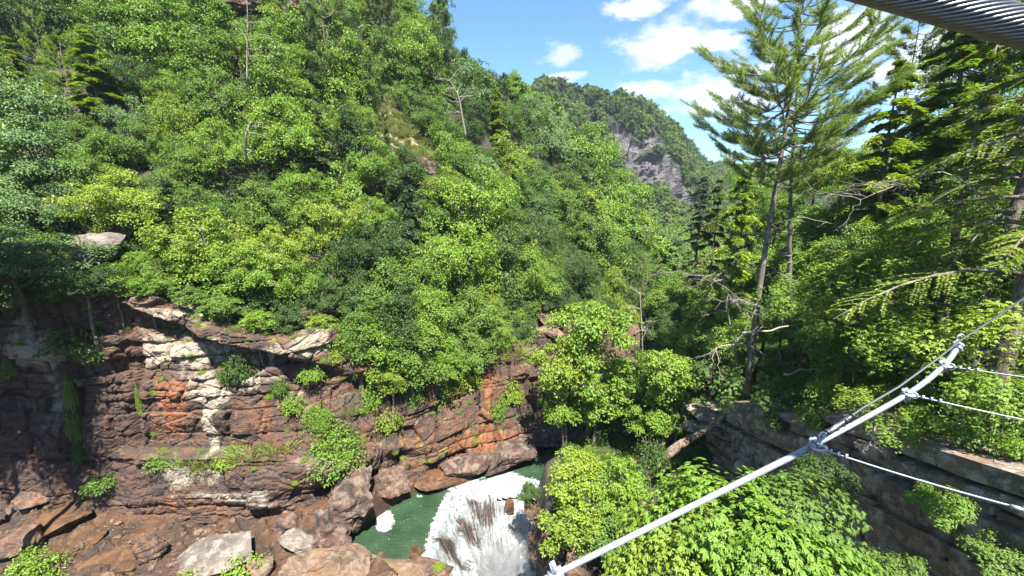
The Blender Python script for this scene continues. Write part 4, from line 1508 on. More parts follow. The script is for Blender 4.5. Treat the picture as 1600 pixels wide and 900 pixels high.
# ------------------------------------------------------------------ trees and bushes of the right bank
RIGHT = [
    # kind px py w h tone Y label
    ('broad', 1085, 470, 90, 90, 'mid green', 60, None), ('hem', 1112, 400, 90, 230, 'olive green', 52, None),
    ('hem', 1150, 400, 110, 260, 'yellow green', 44, None), ('broad', 1128, 480, 90, 90, 'bright green', 45, None), ('broad', 1075, 540, 80, 80, 'bright green', 44, None), ('airy', 1120, 540, 80, 70, 'mid green', 38, None), ('broad', 1050, 470, 80, 80, 'bright green', 62, None), ('broad', 1175, 290, 70, 70, 'bright green', 62, None), ('broad', 1100, 540, 80, 80, 'mid green', 46, None),
    ('hem', 1095, 330, 60, 110, 'grey green', 70, None), ('tall', 1175, 350, 80, 110, 'mid green', 60, None),
    ('broad', 1215, 330, 80, 80, 'bright green', 52, None), ('broad', 1275, 275, 90, 76, 'yellow green', 44, None),
    ('broad', 1210, 420, 100, 90, 'bright green', 44, None), ('broad', 1160, 500, 90, 80, 'bright green', 40, None),
    ('broad', 1300, 350, 110, 110, 'bright green', 40, None), ('broad', 1275, 430, 100, 90, 'bright green', 36, None),
    ('broad', 1335, 270, 100, 90, 'yellow green', 46, None), ('broad', 1390, 300, 120, 110, 'mid green', 36, None),
    ('broad', 1350, 400, 120, 100, 'mid green', 33, None), ('broad', 1445, 250, 140, 120, 'mid green', 42, None),
    ('broad', 1440, 380, 130, 110, 'bright green', 28, None), ('broad', 1530, 330, 150, 130, 'mid green', 30, None),
    ('broad', 1600, 260, 170, 160, 'bright green', 32, None), ('broad', 1530, 190, 150, 130, 'mid green', 40, None),
    ('broad', 1600, 420, 150, 130, 'bright green', 24, None), ('broad', 1670, 340, 180, 160, 'mid green', 26, None),
    ('broad', 1510, 445, 120, 90, 'mid green', 25, None), ('broad', 1225, 500, 90, 80, 'mid green', 34, None),
    ('broad', 1180, 450, 80, 70, 'bright green', 48, None), ('broad', 1330, 500, 100, 70, 'mid green', 27, None),
    ('pine', 1424, 90, 120, 150, 'olive green', 40, 'slender olive pine against the sky under the thick cable'),
    ('hem', 1500, 130, 190, 300, 'bright green', 34, 'bright green hemlock with drooping boughs just below the thick cable'),
    ('hem', 1385, 250, 150, 300, 'yellow green', 34, 'yellow-green hemlock between the white pines and the dark trunks at right'),
    ('hem', 1660, 120, 220, 420, 'yellow green', 30, 'yellow-green hemlock at the upper right corner beyond the thick cable'),
    ('broad', 1560, 80, 170, 140, 'mid green', 46, None), ('broad', 1480, 320, 110, 90, 'olive green', 34, None),
    ('small', 1060, 640, 60, 50, 'mid green', 33, None), ('small', 1000, 640, 80, 60, 'dark green', 35, None), ('small', 950, 650, 70, 70, 'dark green', 38, None),
    ('small', 1030, 560, 60, 60, 'mid green', 45, None), ('broad', 1050, 510, 70, 60, 'dark green', 52, None),
]
random.seed(31)
for (kd, px, py, w_, h_, tn, Y, lb) in RIGHT:
    put_tree(kd, px, py, w_, h_, tn, lb, Y=Y)

FEAT = [
    ('airy', 925, 520, 120, 130, 'bright green', 36.5, 'tallest bright green sycamore beside the green pool, just right of the river'),
    ('airy', 885, 580, 96, 110, 'yellow green', 35.6, 'lower yellow-green crown of the sycamores, nearest the river bend'),
    ('airy', 930, 610, 110, 110, 'bright green', 36, 'bright green tree directly below the tallest sycamore'),
    ('airy', 880, 640, 70, 60, 'bright green', 35.5, 'low bright green sapling leaning over the pool from the right bank'),
    ('airy', 1045, 585, 96, 100, 'bright green', 33, 'rounded bright green maple between the sycamore and the fallen log'),
    ('airy', 1020, 650, 84, 60, 'bright green', 33, 'low bright maple above the upper end of the fallen log'),
    ('broad', 985, 600, 80, 110, 'mid green', 37, 'narrow mid green tree squeezed between sycamore and maple'),
    ('airy', 905, 748, 100, 90, 'yellow green', 24.5, 'yellow-green airy tree on the brown rock right of the waterfall'),
    ('airy', 965, 765, 90, 100, 'bright green', 23.5, 'bright green airy tree right of the yellow-green one, above the pipe'),
    ('airy', 905, 820, 110, 80, 'yellow green', 22.5, 'low yellow-green bushy tree hanging over the brown rock by the falls'),
    ('airy', 965, 850, 90, 80, 'mid green', 21, 'bright tree crown crossed by the lower end of the white pipe'),
    ('small', 828, 770, 36, 40, 'dark green', 30, 'small dark green bush on the tip of the rock beside the falls'),
]
for (kd, px, py, w_, h_, tn, Y, lb) in FEAT:
    put_tree(kd, px, py, w_, h_, tn, lb, Y=Y)

# near, large-leaved trees and bushes: shapes in metres
BUCK = palmate(200, 2500, 3.4, 2.1, 3.2, .215, .080, 5, 3, 1.10, 20, droop=.32)
RHODO = palmate(201, 900, 2.4, 1.8, 1.6, .19, .060, 7, 2, .75, 15, droop=.25)
BEECH = palmate(202, 1500, 2.8, 1.8, 2.6, .20, .085, 4, 2, .85, 20, updir=.8, droop=.25)


def thicken(pair, mult=(1, 1, 1)):
    return pair


def put_near(pair, name, px, py, Y, cz, s, tone, label, cat='tree', rz=0.0, sz=None, bark=None):
    c = at(px, py, Y)
    root = empty(name, (c.x, c.y, c.z - cz * (sz or s)), label, cat)
    root.rotation_euler = (0, 0, rz)
    root.scale = (s, s, sz or s)
    co = link('crown' if cat == 'tree' else 'foliage', pair[0], root)
    to = link('trunk' if cat == 'tree' else 'stems', pair[1], root)
    own_mat(co, LEAF[tone])
    own_mat(to, bark or BARK)
    return root


for pr in (BUCK, RHODO, BEECH):
    set_mat(pr[0], LEAF['mid green'])
    set_mat(pr[1], BARK)
# thick growth round the two sources needs many leaves: the same mesh turned and set again makes a neighbour of its own
put_near(BUCK, 'buckeye_tree', 1140, 845, 12.2, 3.2, .95, 'bright green', 'large-leaved bright buckeye filling the bottom of the view under the white pipe', rz=.4)
put_near(BUCK, 'buckeye_tree', 1235, 812, 12.8, 3.2, .70, 'mid green', 'large-leaved mid green buckeye right of the largest one, against the dark ledge', rz=2.3)
put_near(BUCK, 'buckeye_tree', 1075, 900, 11.5, 3.2, .8, 'yellow green', 'drooping yellow-green buckeye at the bottom edge left of its larger neighbour', rz=4.0)
put_near(BUCK, 'buckeye_tree', 1300, 925, 11.0, 3.2, .6, 'mid green', 'mid green buckeye at the bottom edge in the shade of the ledge', rz=5.2)
put_near(BUCK, 'buckeye_tree', 1225, 900, 10.5, 3.2, .75, 'bright green', 'bright green buckeye at the very bottom edge between the two larger buckeyes', rz=1.2)
put_near(RHODO, 'rhododendron_bush', 1180, 612, 25, 1.6, 1.1, 'mid green', 'large deep green rhododendron at the foot of the two white pines', 'bush')
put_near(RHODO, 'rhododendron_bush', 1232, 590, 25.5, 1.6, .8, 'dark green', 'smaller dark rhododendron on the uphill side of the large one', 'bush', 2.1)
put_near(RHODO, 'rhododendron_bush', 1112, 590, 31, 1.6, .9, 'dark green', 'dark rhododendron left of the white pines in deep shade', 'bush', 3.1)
put_near(BEECH, 'beech_tree', 1350, 500, 21, 2.6, 1.0, 'yellow green', 'sunlit yellow-green beech spreading flat sprays above the white pipe', rz=.9)
put_near(BEECH, 'beech_tree', 1425, 545, 17.5, 2.6, .8, 'bright green', 'bright green beech right behind the upper clamps of the pipe', rz=2.0)
put_near(BEECH, 'beech_tree', 1500, 470, 20, 2.6, 1.05, 'mid green', 'mid green beech where the dark rope leaves the end of the pipe', rz=3.4)
put_near(BEECH, 'beech_tree', 1575, 545, 14, 2.6, .85, 'yellow green', 'yellow-green beech at the right edge above the uppermost side wire', rz=4.6)
put_near(BEECH, 'beech_tree', 1250, 470, 29, 2.6, .9, 'bright green', 'bright green beech behind the white pine trunks, right of them', rz=3.9)
put_near(BEECH, 'beech_tree', 1320, 430, 27, 2.6, .9, 'yellow green', 'yellow-green beech high between the pines and the bare hemlock boughs', rz=.5)
put_near(BEECH, 'beech_tree', 1150, 530, 33, 2.6, .8, 'bright green', 'bright green beech left of the taller white pine trunk', rz=1.5)
put_near(BEECH, 'beech_tree', 1290, 545, 24, 2.6, .8, 'mid green', 'mid green beech between the rhododendrons and the sunlit beech', rz=5.5)
put_near(BEECH, 'beech_tree', 1585, 400, 20, 2.6, 1.0, 'mid green', 'mid green beech in front of the dark trunks at the right edge', rz=1.5)
put_near(BEECH, 'beech_tree', 1420, 430, 24, 2.6, 1.0, 'bright green', 'bright green beech above the middle of the right bank', rz=.2)
put_near(BEECH, 'beech_tree', 1350, 630, 17, 2.6, .42, 'yellow green', 'small yellow-green sapling hanging on the rim of the ledge behind the turnbuckle', rz=.7)
put_near(BEECH, 'beech_tree', 1395, 672, 15.5, 2.6, .38, 'bright green', 'small bright sapling low on the rim of the ledge below the pipe', rz=2.9)
put_near(BUCK, 'buckeye_tree', 1575, 635, 10.5, 3.2, .40, 'bright green', 'bright large-leaved sapling growing over the shaded ledge at the right edge', rz=.1)
put_near(BUCK, 'buckeye_tree', 1470, 790, 12.0, 3.2, .26, 'bright green', 'large-leaved sapling against the dark ledge below the lowest side wire', rz=3.3)
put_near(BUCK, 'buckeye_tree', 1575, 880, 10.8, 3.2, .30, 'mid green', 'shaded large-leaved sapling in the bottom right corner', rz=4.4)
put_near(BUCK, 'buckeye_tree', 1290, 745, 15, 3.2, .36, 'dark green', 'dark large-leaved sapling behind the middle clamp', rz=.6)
put_near(BEECH, 'beech_tree', 1400, 895, 12, 2.6, .35, 'mid green', 'shaded mid green sapling under the ledge near the bottom edge', rz=.6)

# ---- the two white pines
g1 = []
rr_ = np.random.default_rng(12)
for h in np.concatenate([np.linspace(.50, .985, 17)]):
    ln = np.interp(h, [.50, .58, .72, .88, 1.0], [.13, .205, .21, .125, .03])
    a0 = rr_.random() * 6.28
    for q in range(5):
        g1.append((h + rr_.normal(0, .006), a0 + q * 1.257 + rr_.normal(0, .25), ln * rr_.uniform(.65, 1.12), rr_.uniform(-.02, .30) + (.25 if h > .85 else 0)))
zt = np.linspace(-.08, 1, 12)
TA = np.stack([.004 * np.sin(zt * 7), 0 * zt, zt], -1)
WP1 = bough_pine(210, g1, L=.0110, W=.00058, per=30, tuft_step=.0052, sub=17, trunk=TA, trunk_r=.0098, plume=.35)
g2 = [(h * .86 + .09, a, l * .75, r_) for (h, a, l, r_) in g1[::2] if h > .56]
TB = np.stack([.02 * zt ** 2, .01 * np.sin(zt * 4), zt], -1)
WP2 = bough_pine(211, g2, L=.0110, W=.00058, per=28, tuft_step=.0052, sub=16, trunk=TB, trunk_r=.0098, plume=.35)


def dead_limb_geo(g, rng, a, b, r0, depth=2, n=7):
    L_ = np.linalg.norm(b - a)
    P = limb(rng, a, b, n, L_ * .035, L_ * .03)
    g.tube(P, np.linspace(r0, r0 * .25, n), 5 if r0 > .02 else 3, False)
    if depth:
        for q in range(rng.integers(4, 8)):
            s = rng.integers(1, n)
            d_ = unit(P[min(s, n - 1)] - P[s - 1]) + rng.normal(0, .6, 3) * np.array([1, 1, .6])
            dead_limb_geo(g, rng, P[s], P[s] + unit(d_) * L_ * rng.uniform(.2, .45), r0 * .42, depth - 1, 5)


def white_pine(px, pyb, Yb, py_top, Yt, pair, label, seed, rz):
    b = at(px[0], pyb, Yb)
    tp = at(px[1], py_top, Yt)
    H = (tp - b).length
    root = empty('white_pine', b, label, 'tree')
    root.rotation_mode = 'QUATERNION'
    root.rotation_quaternion = (tp - b).to_track_quat('Z', 'Y') @ Matrix.Rotation(rz, 3, 'Z').to_quaternion()
    root.scale = (H, H, H)
    set_mat(pair[0], NEEDLE)
    set_mat(pair[1], BARK_GREY)
    link('crown', pair[0], root)
    link('trunk', pair[1], root)
    rng = np.random.default_rng(seed)
    for k in range(13):
        g = Geo()
        h = rng.uniform(.12, .52)
        az = rng.random() * 6.28
        ln = rng.uniform(.05, .14)
        a = np.array([0, 0, h])
        e = a + np.array([math.cos(az) * ln, math.sin(az) * ln, rng.uniform(-.2, .15) * ln])
        dead_limb_geo(g, rng, a, e, .0016, 1)
        link('dead_limb', g.mesh('dead_limb', DEADWOOD), root)
    return root


white_pine((1172, 1262), 572, 31, -60, 31.5, WP1, 'taller white pine of the pair, with the dark straight trunk, against the sky', 3, .3)
white_pine((1236, 1240), 528, 34, 40, 34, WP2, 'second white pine with the paler trunk, right behind the taller one', 4, 1.9)

# ---- the big hemlock at the right edge
HB = hemlock(220, nb=40, wide=.28, L=.0075, W=.0024, twigs=34, tufts=20, low=.22, droop=.30, sparse=.7)
set_mat(HB[0], NEEDLE_H)
set_mat(HB[1], BARK)
bpt = at(1592, 520, 16)
gz = ground_z(bpt.x, bpt.y) or 17
rt = empty('hemlock_tree', (bpt.x, bpt.y, gz), 'big old hemlock with the thick dark trunk at the right edge', 'tree')
rt.scale = (23, 23, 23)
rt.rotation_euler = (0, R(-2), .5)
link('crown', HB[0], rt)
link('trunk', HB[1], rt)
HB2 = hemlock(221, nb=44, wide=.27, L=.011, W=.0032, twigs=26, tufts=16, low=.22, droop=.45, sparse=.55)
set_mat(HB2[0], NEEDLE_H)
set_mat(HB2[1], BARK_GREY)
bpt = at(1552, 470, 20)
gz = ground_z(bpt.x, bpt.y) or 17
rt = empty('hemlock_tree', (bpt.x, bpt.y, gz), 'thinner hemlock with a pale grey trunk left of the big dark one', 'tree')
rt.scale = (21, 21, 21)
rt.rotation_euler = (0, 0, 2.2)
link('crown', HB2[0], rt)
link('trunk', HB2[1], rt)
HB3 = hemlock(222, nb=40, wide=.34, L=.011, W=.0034, twigs=28, tufts=16, low=.15, droop=.40, sparse=.8)
set_mat(HB3[0], NEEDLE_H)
set_mat(HB3[1], BARK)
bpt = at(1470, 480, 24)
gz = ground_z(bpt.x, bpt.y) or 17
rt = empty('hemlock_tree', (bpt.x, bpt.y, gz), 'broad hemlock with yellow-green sprays left of the pale grey trunk', 'tree')
rt.scale = (18, 18, 18)
rt.rotation_euler = (0, 0, 4.2)
link('crown', HB3[0], rt)
link('trunk', HB3[1], rt)


# ---- dead trees and bare branches
def dead_tree(name, label, ctrl, r0, seed, nb=8, blen=.35, depth=2, mat=None, cat='dead tree', side=None):
    P = np.array([tuple(at(*c)) for c in ctrl])
    rng = np.random.default_rng(seed)
    o = P[0].copy()
    t = np.linspace(0, len(P) - 1, 12)
    Q = catmull(P - o, t)
    root = empty(name, tuple(o), label, cat)
    g = Geo()
    g.tube(Q, np.linspace(r0, r0 * .3, 12), 7)
    link('trunk', g.mesh('trunk', mat or DEADWOOD, True), root)
    LL = np.linalg.norm(Q[-1] - Q[0])
    ax = unit(Q[-1] - Q[0])
    for k in range(nb):
        s = rng.integers(3, 12)
        d_ = unit(rng.normal(0, 1, 3))
        d_ = unit(d_ - ax * (d_ @ ax) * .7 + ax * .25)
        if side is not None:
            d_ = unit(d_ * .5 + np.array(side))
        g = Geo()
        dead_limb_geo(g, rng, Q[s], Q[s] + d_ * LL * blen * rng.uniform(.5, 1.1), r0 * .42, depth)
        link('branch', g.mesh('branch', mat or DEADWOOD), root)
    return root


dead_tree('dead_tree', 'bleached dead tree leaning over the straw-coloured bare slope below the skyline', [(728, 215, 62), (722, 180, 61.5), (716, 150, 61), (703, 126, 60.5)], .16, 1, 9, .4)
dead_tree('dead_tree', 'thin bare grey dead trunk standing at the top edge left of centre', [(386, 128, 45), (386, 80, 45), (387, 30, 45), (384, -20, 45)], .07, 2, 12, .3, 1)
put_tree('tall', -200, 330, 190, 420, 'mid green', 'unseen tall dense tree added left of the frame to shade the cliff', Y=22)  # unseen trees added left of the view to cast shade on the cliff
put_tree('tall', -290, 330, 190, 420, 'mid green', 'second unseen tall tree added left of the frame to shade the cliff', Y=23)
put_tree('tall', -170, 150, 170, 300, 'mid green', 'third unseen tall tree added left of the frame to shade the cliff', Y=23.5)
dead_tree('dead_tree', 'broken bare trunk in the undergrowth above the cliff lip', [(385, 250, 42), (384, 215, 41), (392, 190, 41)], .12, 6, 5, .6, 1)
dead_tree('dead_tree', 'bare pale dead hemlock with spreading branches left of the white pines', [(1162, 640, 33), (1150, 560, 33), (1136, 480, 33), (1128, 430, 33)], .08, 3, 9, .4, 2)
dead_tree('dead_tree', 'dead sapling with a fan of white twigs at the foot of the taller white pine', [(1200, 560, 27), (1170, 540, 26.5), (1130, 540, 26), (1112, 548, 26)], .07, 8, 7, .4, 2)
dead_tree('dead_tree', 'leafless hemlock branches sweeping across the trees right of the white pines', [(1560, 330, 19), (1480, 270, 18.5), (1400, 290, 18), (1345, 312, 18)], .035, 9, 9, .38, 2, side=(-.6, 0, -.35))
dead_tree('dead_tree', 'small dry shrub dangling from the rim of the ledge under the turnbuckle', [(1372, 655, 15.8), (1366, 672, 15.6), (1362, 690, 15.5), (1358, 705, 15.4)], .03, 12, 10, .8, 2)
dead_tree('dead_tree', 'thin pale sapling trunk rising through the bushes over the cliff bench', [(446, 660, 31), (446, 640, 31.2), (443, 610, 31.6), (444, 590, 31.8)], .03, 13, 6, .4, 1)
dead_tree('dead_tree', 'bare brown trunk of the thin pine standing behind the sycamore', [(1004, 560, 52), (1003, 520, 52), (1001, 480, 52), (1000, 455, 52)], .12, 14, 9, .35, 1)

# ------------------------------------------------------------------ loose rocks
def cube_grid(n):
    """a cube surface of n x n quads a side, welded"""
    pts, faces, key = [], [], {}

    def vid(p):
        k = tuple(np.round(p, 4))
        if k not in key:
            key[k] = len(pts)
            pts.append(p)
        return key[k]
    t = np.linspace(-1, 1, n + 1)
    for ax in range(3):
        for s in (-1, 1):
            for i in range(n):
                for j in range(n):
                    q = []
                    for (a, b) in ((i, j), (i + 1, j), (i + 1, j + 1), (i, j + 1)):
                        p = np.zeros(3)
                        p[ax] = s
                        p[(ax + 1) % 3], p[(ax + 2) % 3] = t[a], t[b]
                        q.append(vid(p))
                    faces.append(q if s > 0 else q[::-1])
    return np.array(pts), np.array(faces)


CG = {n: cube_grid(n) for n in (4, 6, 12, 20)}


def rock_mesh(name, size, seed, n=20, sharp=.45, amp=.16, mat=None, smooth=True, strat=0.0, cuts=16, lim_=(.50, .86)):
    P, F = CG[n]
    rad = np.linalg.norm(P, axis=1)[:, None]
    Q = P * (1 - sharp) / rad * 1.15 + P * sharp
    # a few flat facets cut the lump like broken stone
    rng = np.random.default_rng(seed)
    for k in range(cuts):
        d_ = unit(rng.normal(0, 1, 3))
        lim = rng.uniform(*lim_)
        e = Q @ d_ - lim
        Q = Q - np.clip(e, 0, None)[:, None] * d_ * .92
    s = np.array(size) / 2
    V = Q * s
    f = fbm(Q[:, 0] * 1.6 + seed, Q[:, 1] * 1.6, Q[:, 2] * 1.6, seed, 4)
    f = f + .5 * np.abs(fbm(Q[:, 0] * 3.1, Q[:, 1] * 3.1 + seed, Q[:, 2] * 4.1, seed + 5, 3)) - .25
    V = V + unit(Q) * (f * amp * s.min())[:, None]
    crack = np.abs(fbm(Q[:, 0] * 1.3, Q[:, 1] * 1.3, Q[:, 2] * 1.3 + seed, seed + 9, 2))
    V = V - unit(Q) * (np.exp(-(crack / .05) ** 2) * .10 * s.min())[:, None]
    if strat:
        zz_ = V[:, 2] / strat
        q = zz_ - np.floor(zz_)
        V[:, :2] *= (1 - .07 * np.exp(-((q - .5) / .14) ** 2))[:, None]
    return mk_mesh(name, V, F, mat, False)


def boulder(px, py, wpx, hpx, mat, label, rz=0, tilt=(0, 0), depth=.8, Y=None, seed=None, name='boulder', sharp=.45, cat='rock', sink=.15, pull=.25, amp=.16, group=None, strat=0.0, flat_=None):
    if Y is None:
        h = hit(px, py)
        c = h[0] - ray(px, py).normalized() * 0
    else:
        c = at(px, py, Y)
    dep = c.y * CP - (c.z - CAM_Z) * SP
    w_ = wpx * dep / FPX
    hh = hpx * dep / FPX
    c = c - ray(px, py).normalized() * hh * pull
    me = rock_mesh(name, (w_, w_ * depth, flat_ * w_ if flat_ else hh), seed or int(px * 7 + py), mat=mat, sharp=sharp, amp=amp, strat=strat)
    o = link(name, me, loc=c)
    o.rotation_euler = (R(tilt[0]), R(tilt[1]), R(rz))
    return tag(o, label, cat, group)


BOULDERS = [
    # px py w h mat label kwargs
    (328, 868, 150, 56, ROCK_GREY, 'big flat grey slab with pale rims lying on the rock shelf', dict(tilt=(14, -4), depth=.62, flat_=.16, sharp=.7, amp=.1)),
    (236, 858, 54, 60, ROCK_WET, 'dark banded block left of the big flat grey slab', dict(rz=20, tilt=(10, 8), strat=.35)),
    (488, 894, 170, 52, ROCK_TAN, 'long tan boulder at the bottom edge by the near end of the pool', dict(rz=14, depth=.45, amp=.2)),
    (400, 890, 60, 34, ROCK_TAN, 'pale tan stone between the leafy tuft and the long tan boulder', dict(rz=40)),
    (446, 818, 60, 34, ROCK_RED, 'reddish slanting rock above the pale tan stone', dict(rz=30, tilt=(10, 12))),
    (468, 846, 66, 36, ROCK_GREY, 'smooth grey-mauve rock in the middle of the shelf right of the grey slab', dict(rz=-24, tilt=(6, 10))),
    (506, 828, 40, 50, ROCK_RED, 'upright fluted red rock at the left foot of the dark cave', dict(rz=10)),
    (520, 836, 90, 84, ROCK_RED, 'large red-brown rock mass dropping into the near corner of the pool', dict(rz=35, amp=.26, sharp=.75, depth=1.0, tilt=(0, -14))),
    (548, 792, 92, 78, ROCK_RED, 'red rock hump between the cave and the white foam patch', dict(rz=30, amp=.26, sharp=.75, depth=.9, tilt=(8, -10))),
    (612, 752, 84, 46, ROCK_RED, 'furrowed red rock hump above the middle of the pool', dict(rz=22, amp=.26, sharp=.8, depth=.8, tilt=(8, -6))),
    (526, 780, 40, 24, ROCK_TAN, 'small tan ledge stone inside the mouth of the cave', dict(rz=10)),
    (690, 745, 110, 26, ROCK_RUST, 'low rusty rock shelf at the waterline above the falls', dict(rz=20, depth=.5, sharp=.8)),
    (732, 722, 110, 44, ROCK_RED, 'big rounded mauve-brown slab at the waterline left of the river bend', dict(rz=16, depth=.5, flat_=.30, amp=.12)),
    (805, 703, 110, 34, ROCK_RED, 'reddish rock slope at the waterline by the river bend', dict(rz=24, depth=.6, sharp=.8)),
    (850, 684, 84, 30, ROCK_RED, 'smooth pinkish rock point where the river bends out of sight', dict(rz=26, depth=.6, sharp=.8)),
    (566, 884, 60, 24, ROCK_GREY, 'grey rock wedge between the long tan boulder and the pool', dict(rz=-20, tilt=(0, 10), Y=25.3)),
    (592, 880, 46, 14, ROCK_RUST, 'flat orange rock at the near shore of the pool', dict(rz=5, Y=25.8)),
    (650, 866, 22, 34, ROCK_RUST, 'upright orange rock at the left lip of the waterfall', dict(rz=5, Y=26.6)),
    (662, 893, 90, 26, ROCK_WET, 'dark wet rust-brown rock below the orange one at the bottom edge', dict(rz=-6, Y=25.1)),
    (620, 900, 110, 26, ROCK_TAN, 'tan rock at the bottom edge carrying small green tufts', dict(rz=0, Y=24.6)),
    (713, 781, 22, 16, ROCK_WET, 'dark rock jutting from the top of the white water, nearest the left lip', dict(Y=33.4)),
    (757, 803, 34, 30, ROCK_WET, 'largest dark rock in the middle of the falls', dict(Y=33.6, rz=30, pull=.0)),
    (796, 792, 20, 34, ROCK_RUST, 'rusty brown rock rib in the falls near the right bank', dict(Y=33.6, rz=10)),
    (716, 836, 24, 36, ROCK_WET, 'dark wet rock rib in the lower left of the falls', dict(Y=30.6, rz=16, pull=.0)),
    (689, 842, 15, 32, ROCK_WET, 'slim brown rock beside the left lip of the falls', dict(Y=29.7, rz=6, pull=.0)),
    (672, 870, 16, 16, ROCK_WET, 'little dark stone in the foam beside the upright orange rock', dict(Y=27.3, pull=.05)),
    (858, 856, 66, 110, ROCK_WET, 'steep dark brown rock wall on the right of the falls below the bushes', dict(Y=24.8, rz=20, depth=1.6, amp=.2, sharp=.7, strat=.7)),
    (905, 880, 70, 70, ROCK_WET, 'dark rock behind the lower end of the pipe under the bushes', dict(Y=22.5, rz=-10)),
    (835, 800, 34, 50, ROCK_WET, 'dark rock tip carrying the small dark bush beside the falls', dict(Y=30.4, rz=20)),
    (150, 388, 58, 38, ROCK_GREY, 'pale squared boulder jutting from the wooded slope at left', dict(rz=-8, tilt=(4, 8), sharp=.85, depth=1.2, amp=.08, pull=1.6)),
    (663, 266, 34, 34, ROCK_RED, 'bare red outcrop at the foot of the straw-coloured slope', dict(rz=20, sharp=.7, strat=1.0, pull=.6)),
    (622, 268, 22, 26, ROCK_RED, 'smaller red outcrop left of the bare red one', dict(rz=-20, sharp=.7, pull=.6)),
    (526, 334, 34, 28, ROCK_GREY, 'grey broken outcrop among the trees in the middle of the slope', dict(rz=20, sharp=.6, pull=1.4)),
    (385, 8, 62, 46, ROCK_WET, 'dark brown crag at the top edge left of centre', dict(rz=10, sharp=.8, strat=1.2, pull=.8)),
    (452, 12, 34, 34, ROCK_TAN, 'pinkish tan crag at the top edge right of the dark one', dict(rz=-16, sharp=.8, strat=1.2, pull=.8)),
    (855, 500, 54, 22, ROCK_RED, 'slanting red slab above the river bend', dict(rz=-20, tilt=(0, 22), sharp=.8, depth=.9, pull=.8)),
    (862, 520, 46, 20, ROCK_TAN, 'second slanting slab just below the upper one at the river bend', dict(rz=-10, tilt=(0, 20), sharp=.8, pull=.8)),
    (792, 440, 20, 44, ROCK_TAN, 'narrow tan rock strip between the trees above the river bend', dict(rz=0, sharp=.6, pull=.8)),
    (285, 486, 74, 26, ROCK_GREY, 'pale overhanging rock on the cliff edge under the leaning yellow-green tree', dict(rz=-6, tilt=(0, 8), sharp=.7, depth=.7, pull=.6)),
    (225, 474, 56, 30, ROCK_TAN, 'squat rock on the cliff edge left of the pale overhanging one', dict(rz=6, sharp=.7, depth=.7, pull=.6)),
    (480, 492, 60, 34, ROCK_TAN, 'tan mossy rock hump on the overhanging lip of the cliff', dict(rz=6, sharp=.5, depth=.8, pull=.4)),
    (1168, 728, 40, 44, ROCK_LEDGE, 'grey rock at the dark hollow beside the fallen log', dict(Y=26, rz=16)),
    (1090, 668, 70, 22, ROCK_LEDGE, 'slanting grey slab above the fallen log', dict(Y=30.5, rz=10, tilt=(0, 14), sharp=.85)),
    (1105, 645, 80, 20, ROCK_LEDGE, 'uppermost slanting grey slab above the fallen log in the shade', dict(Y=31.5, rz=10, tilt=(0, 14), sharp=.85)),
    (30, 850, 90, 50, ROCK_WET, 'dark wet rock in the bottom left corner behind the leafy bush', dict(rz=16)),
    (90, 812, 110, 30, ROCK_RUST, 'rusty slanting slab at the foot of the dark wall at left', dict(rz=8, tilt=(6, -4), flat_=.18, sharp=.8)),
    (170, 880, 90, 30, ROCK_RUST, 'low rusty slab at the bottom edge left of the dark banded block', dict(rz=-12, flat_=.14, sharp=.8)),
    (60, 775, 70, 30, ROCK_WET, 'dark broken rock under the shaded wall at far left', dict(rz=8)),
    (130, 840, 60, 16, ROCK_SHELF, 'thin brown plate of rock on the left part of the shelf', dict(rz=-18, flat_=.1, sharp=.8)),
    (410, 764, 52, 46, ROCK_GREY, 'rounded grey-pink block under the grassy bench', dict(rz=8, depth=.6, pull=.2, sharp=.6)),
    (472, 770, 46, 30, ROCK_RED, 'cracked reddish block overhanging the shelf left of the cave', dict(rz=-8, depth=.6, pull=.2)),
]
for (px, py, w_, h_, mt, lb, kw) in BOULDERS:
    if mt is ROCK_SHELF:
        mt = ROCK_RUST
    boulder(px, py, w_, h_, mt, lb, **kw)

# ------------------------------------------------------------------ the shaded ledge of thin beds on the right bank
led = bpy.data.objects.new('rock_ledge', None)
COL.objects.link(led)
led.location = (16.5, 20, 8)
tag(led, kind='structure')
rg = np.random.default_rng(66)
zoff = 0.0
lay_h = []
while zoff < 13.5:
    th = rg.choice([.28, .42, .6, .9, 1.25], p=[.2, .3, .25, .15, .1])
    lay_h.append((zoff, th))
    zoff += th
DIP = .29
for li_, (z0, th) in enumerate(lay_h):
    y = 6.0 + rg.uniform(-1, 0)
    prot = rg.uniform(-.30, .40)
    while y < 32:
        ln = rg.uniform(1.6, 5.0)
        ym = y + ln / 2
        top = 13.9 + DIP * (28.5 - ym) - z0
        rim = 10.9 + .47 * (28.5 - ym)
        if top < rim + .05 and top > 2.5:
            xc = np.interp(ym, YS, XB) + 15.9 - prot + rg.uniform(-.10, .10) - .05 * (rim - top)
            me = rock_mesh('slab', (3.2, ln * 1.04, th * 1.12), 900 + li_ * 50 + int(y * 3), n=6, sharp=.96, amp=.13, mat=ROCK_LEDGE, cuts=3, lim_=(.95, 1.15))
            o = link('slab', me, led, (xc - 16.5, ym - 20, top - th / 2 - 8))
            o.rotation_euler = (-math.atan(DIP), R(rg.uniform(-2, 2)), R(rg.uniform(-4, 4)))
        y += ln * .99

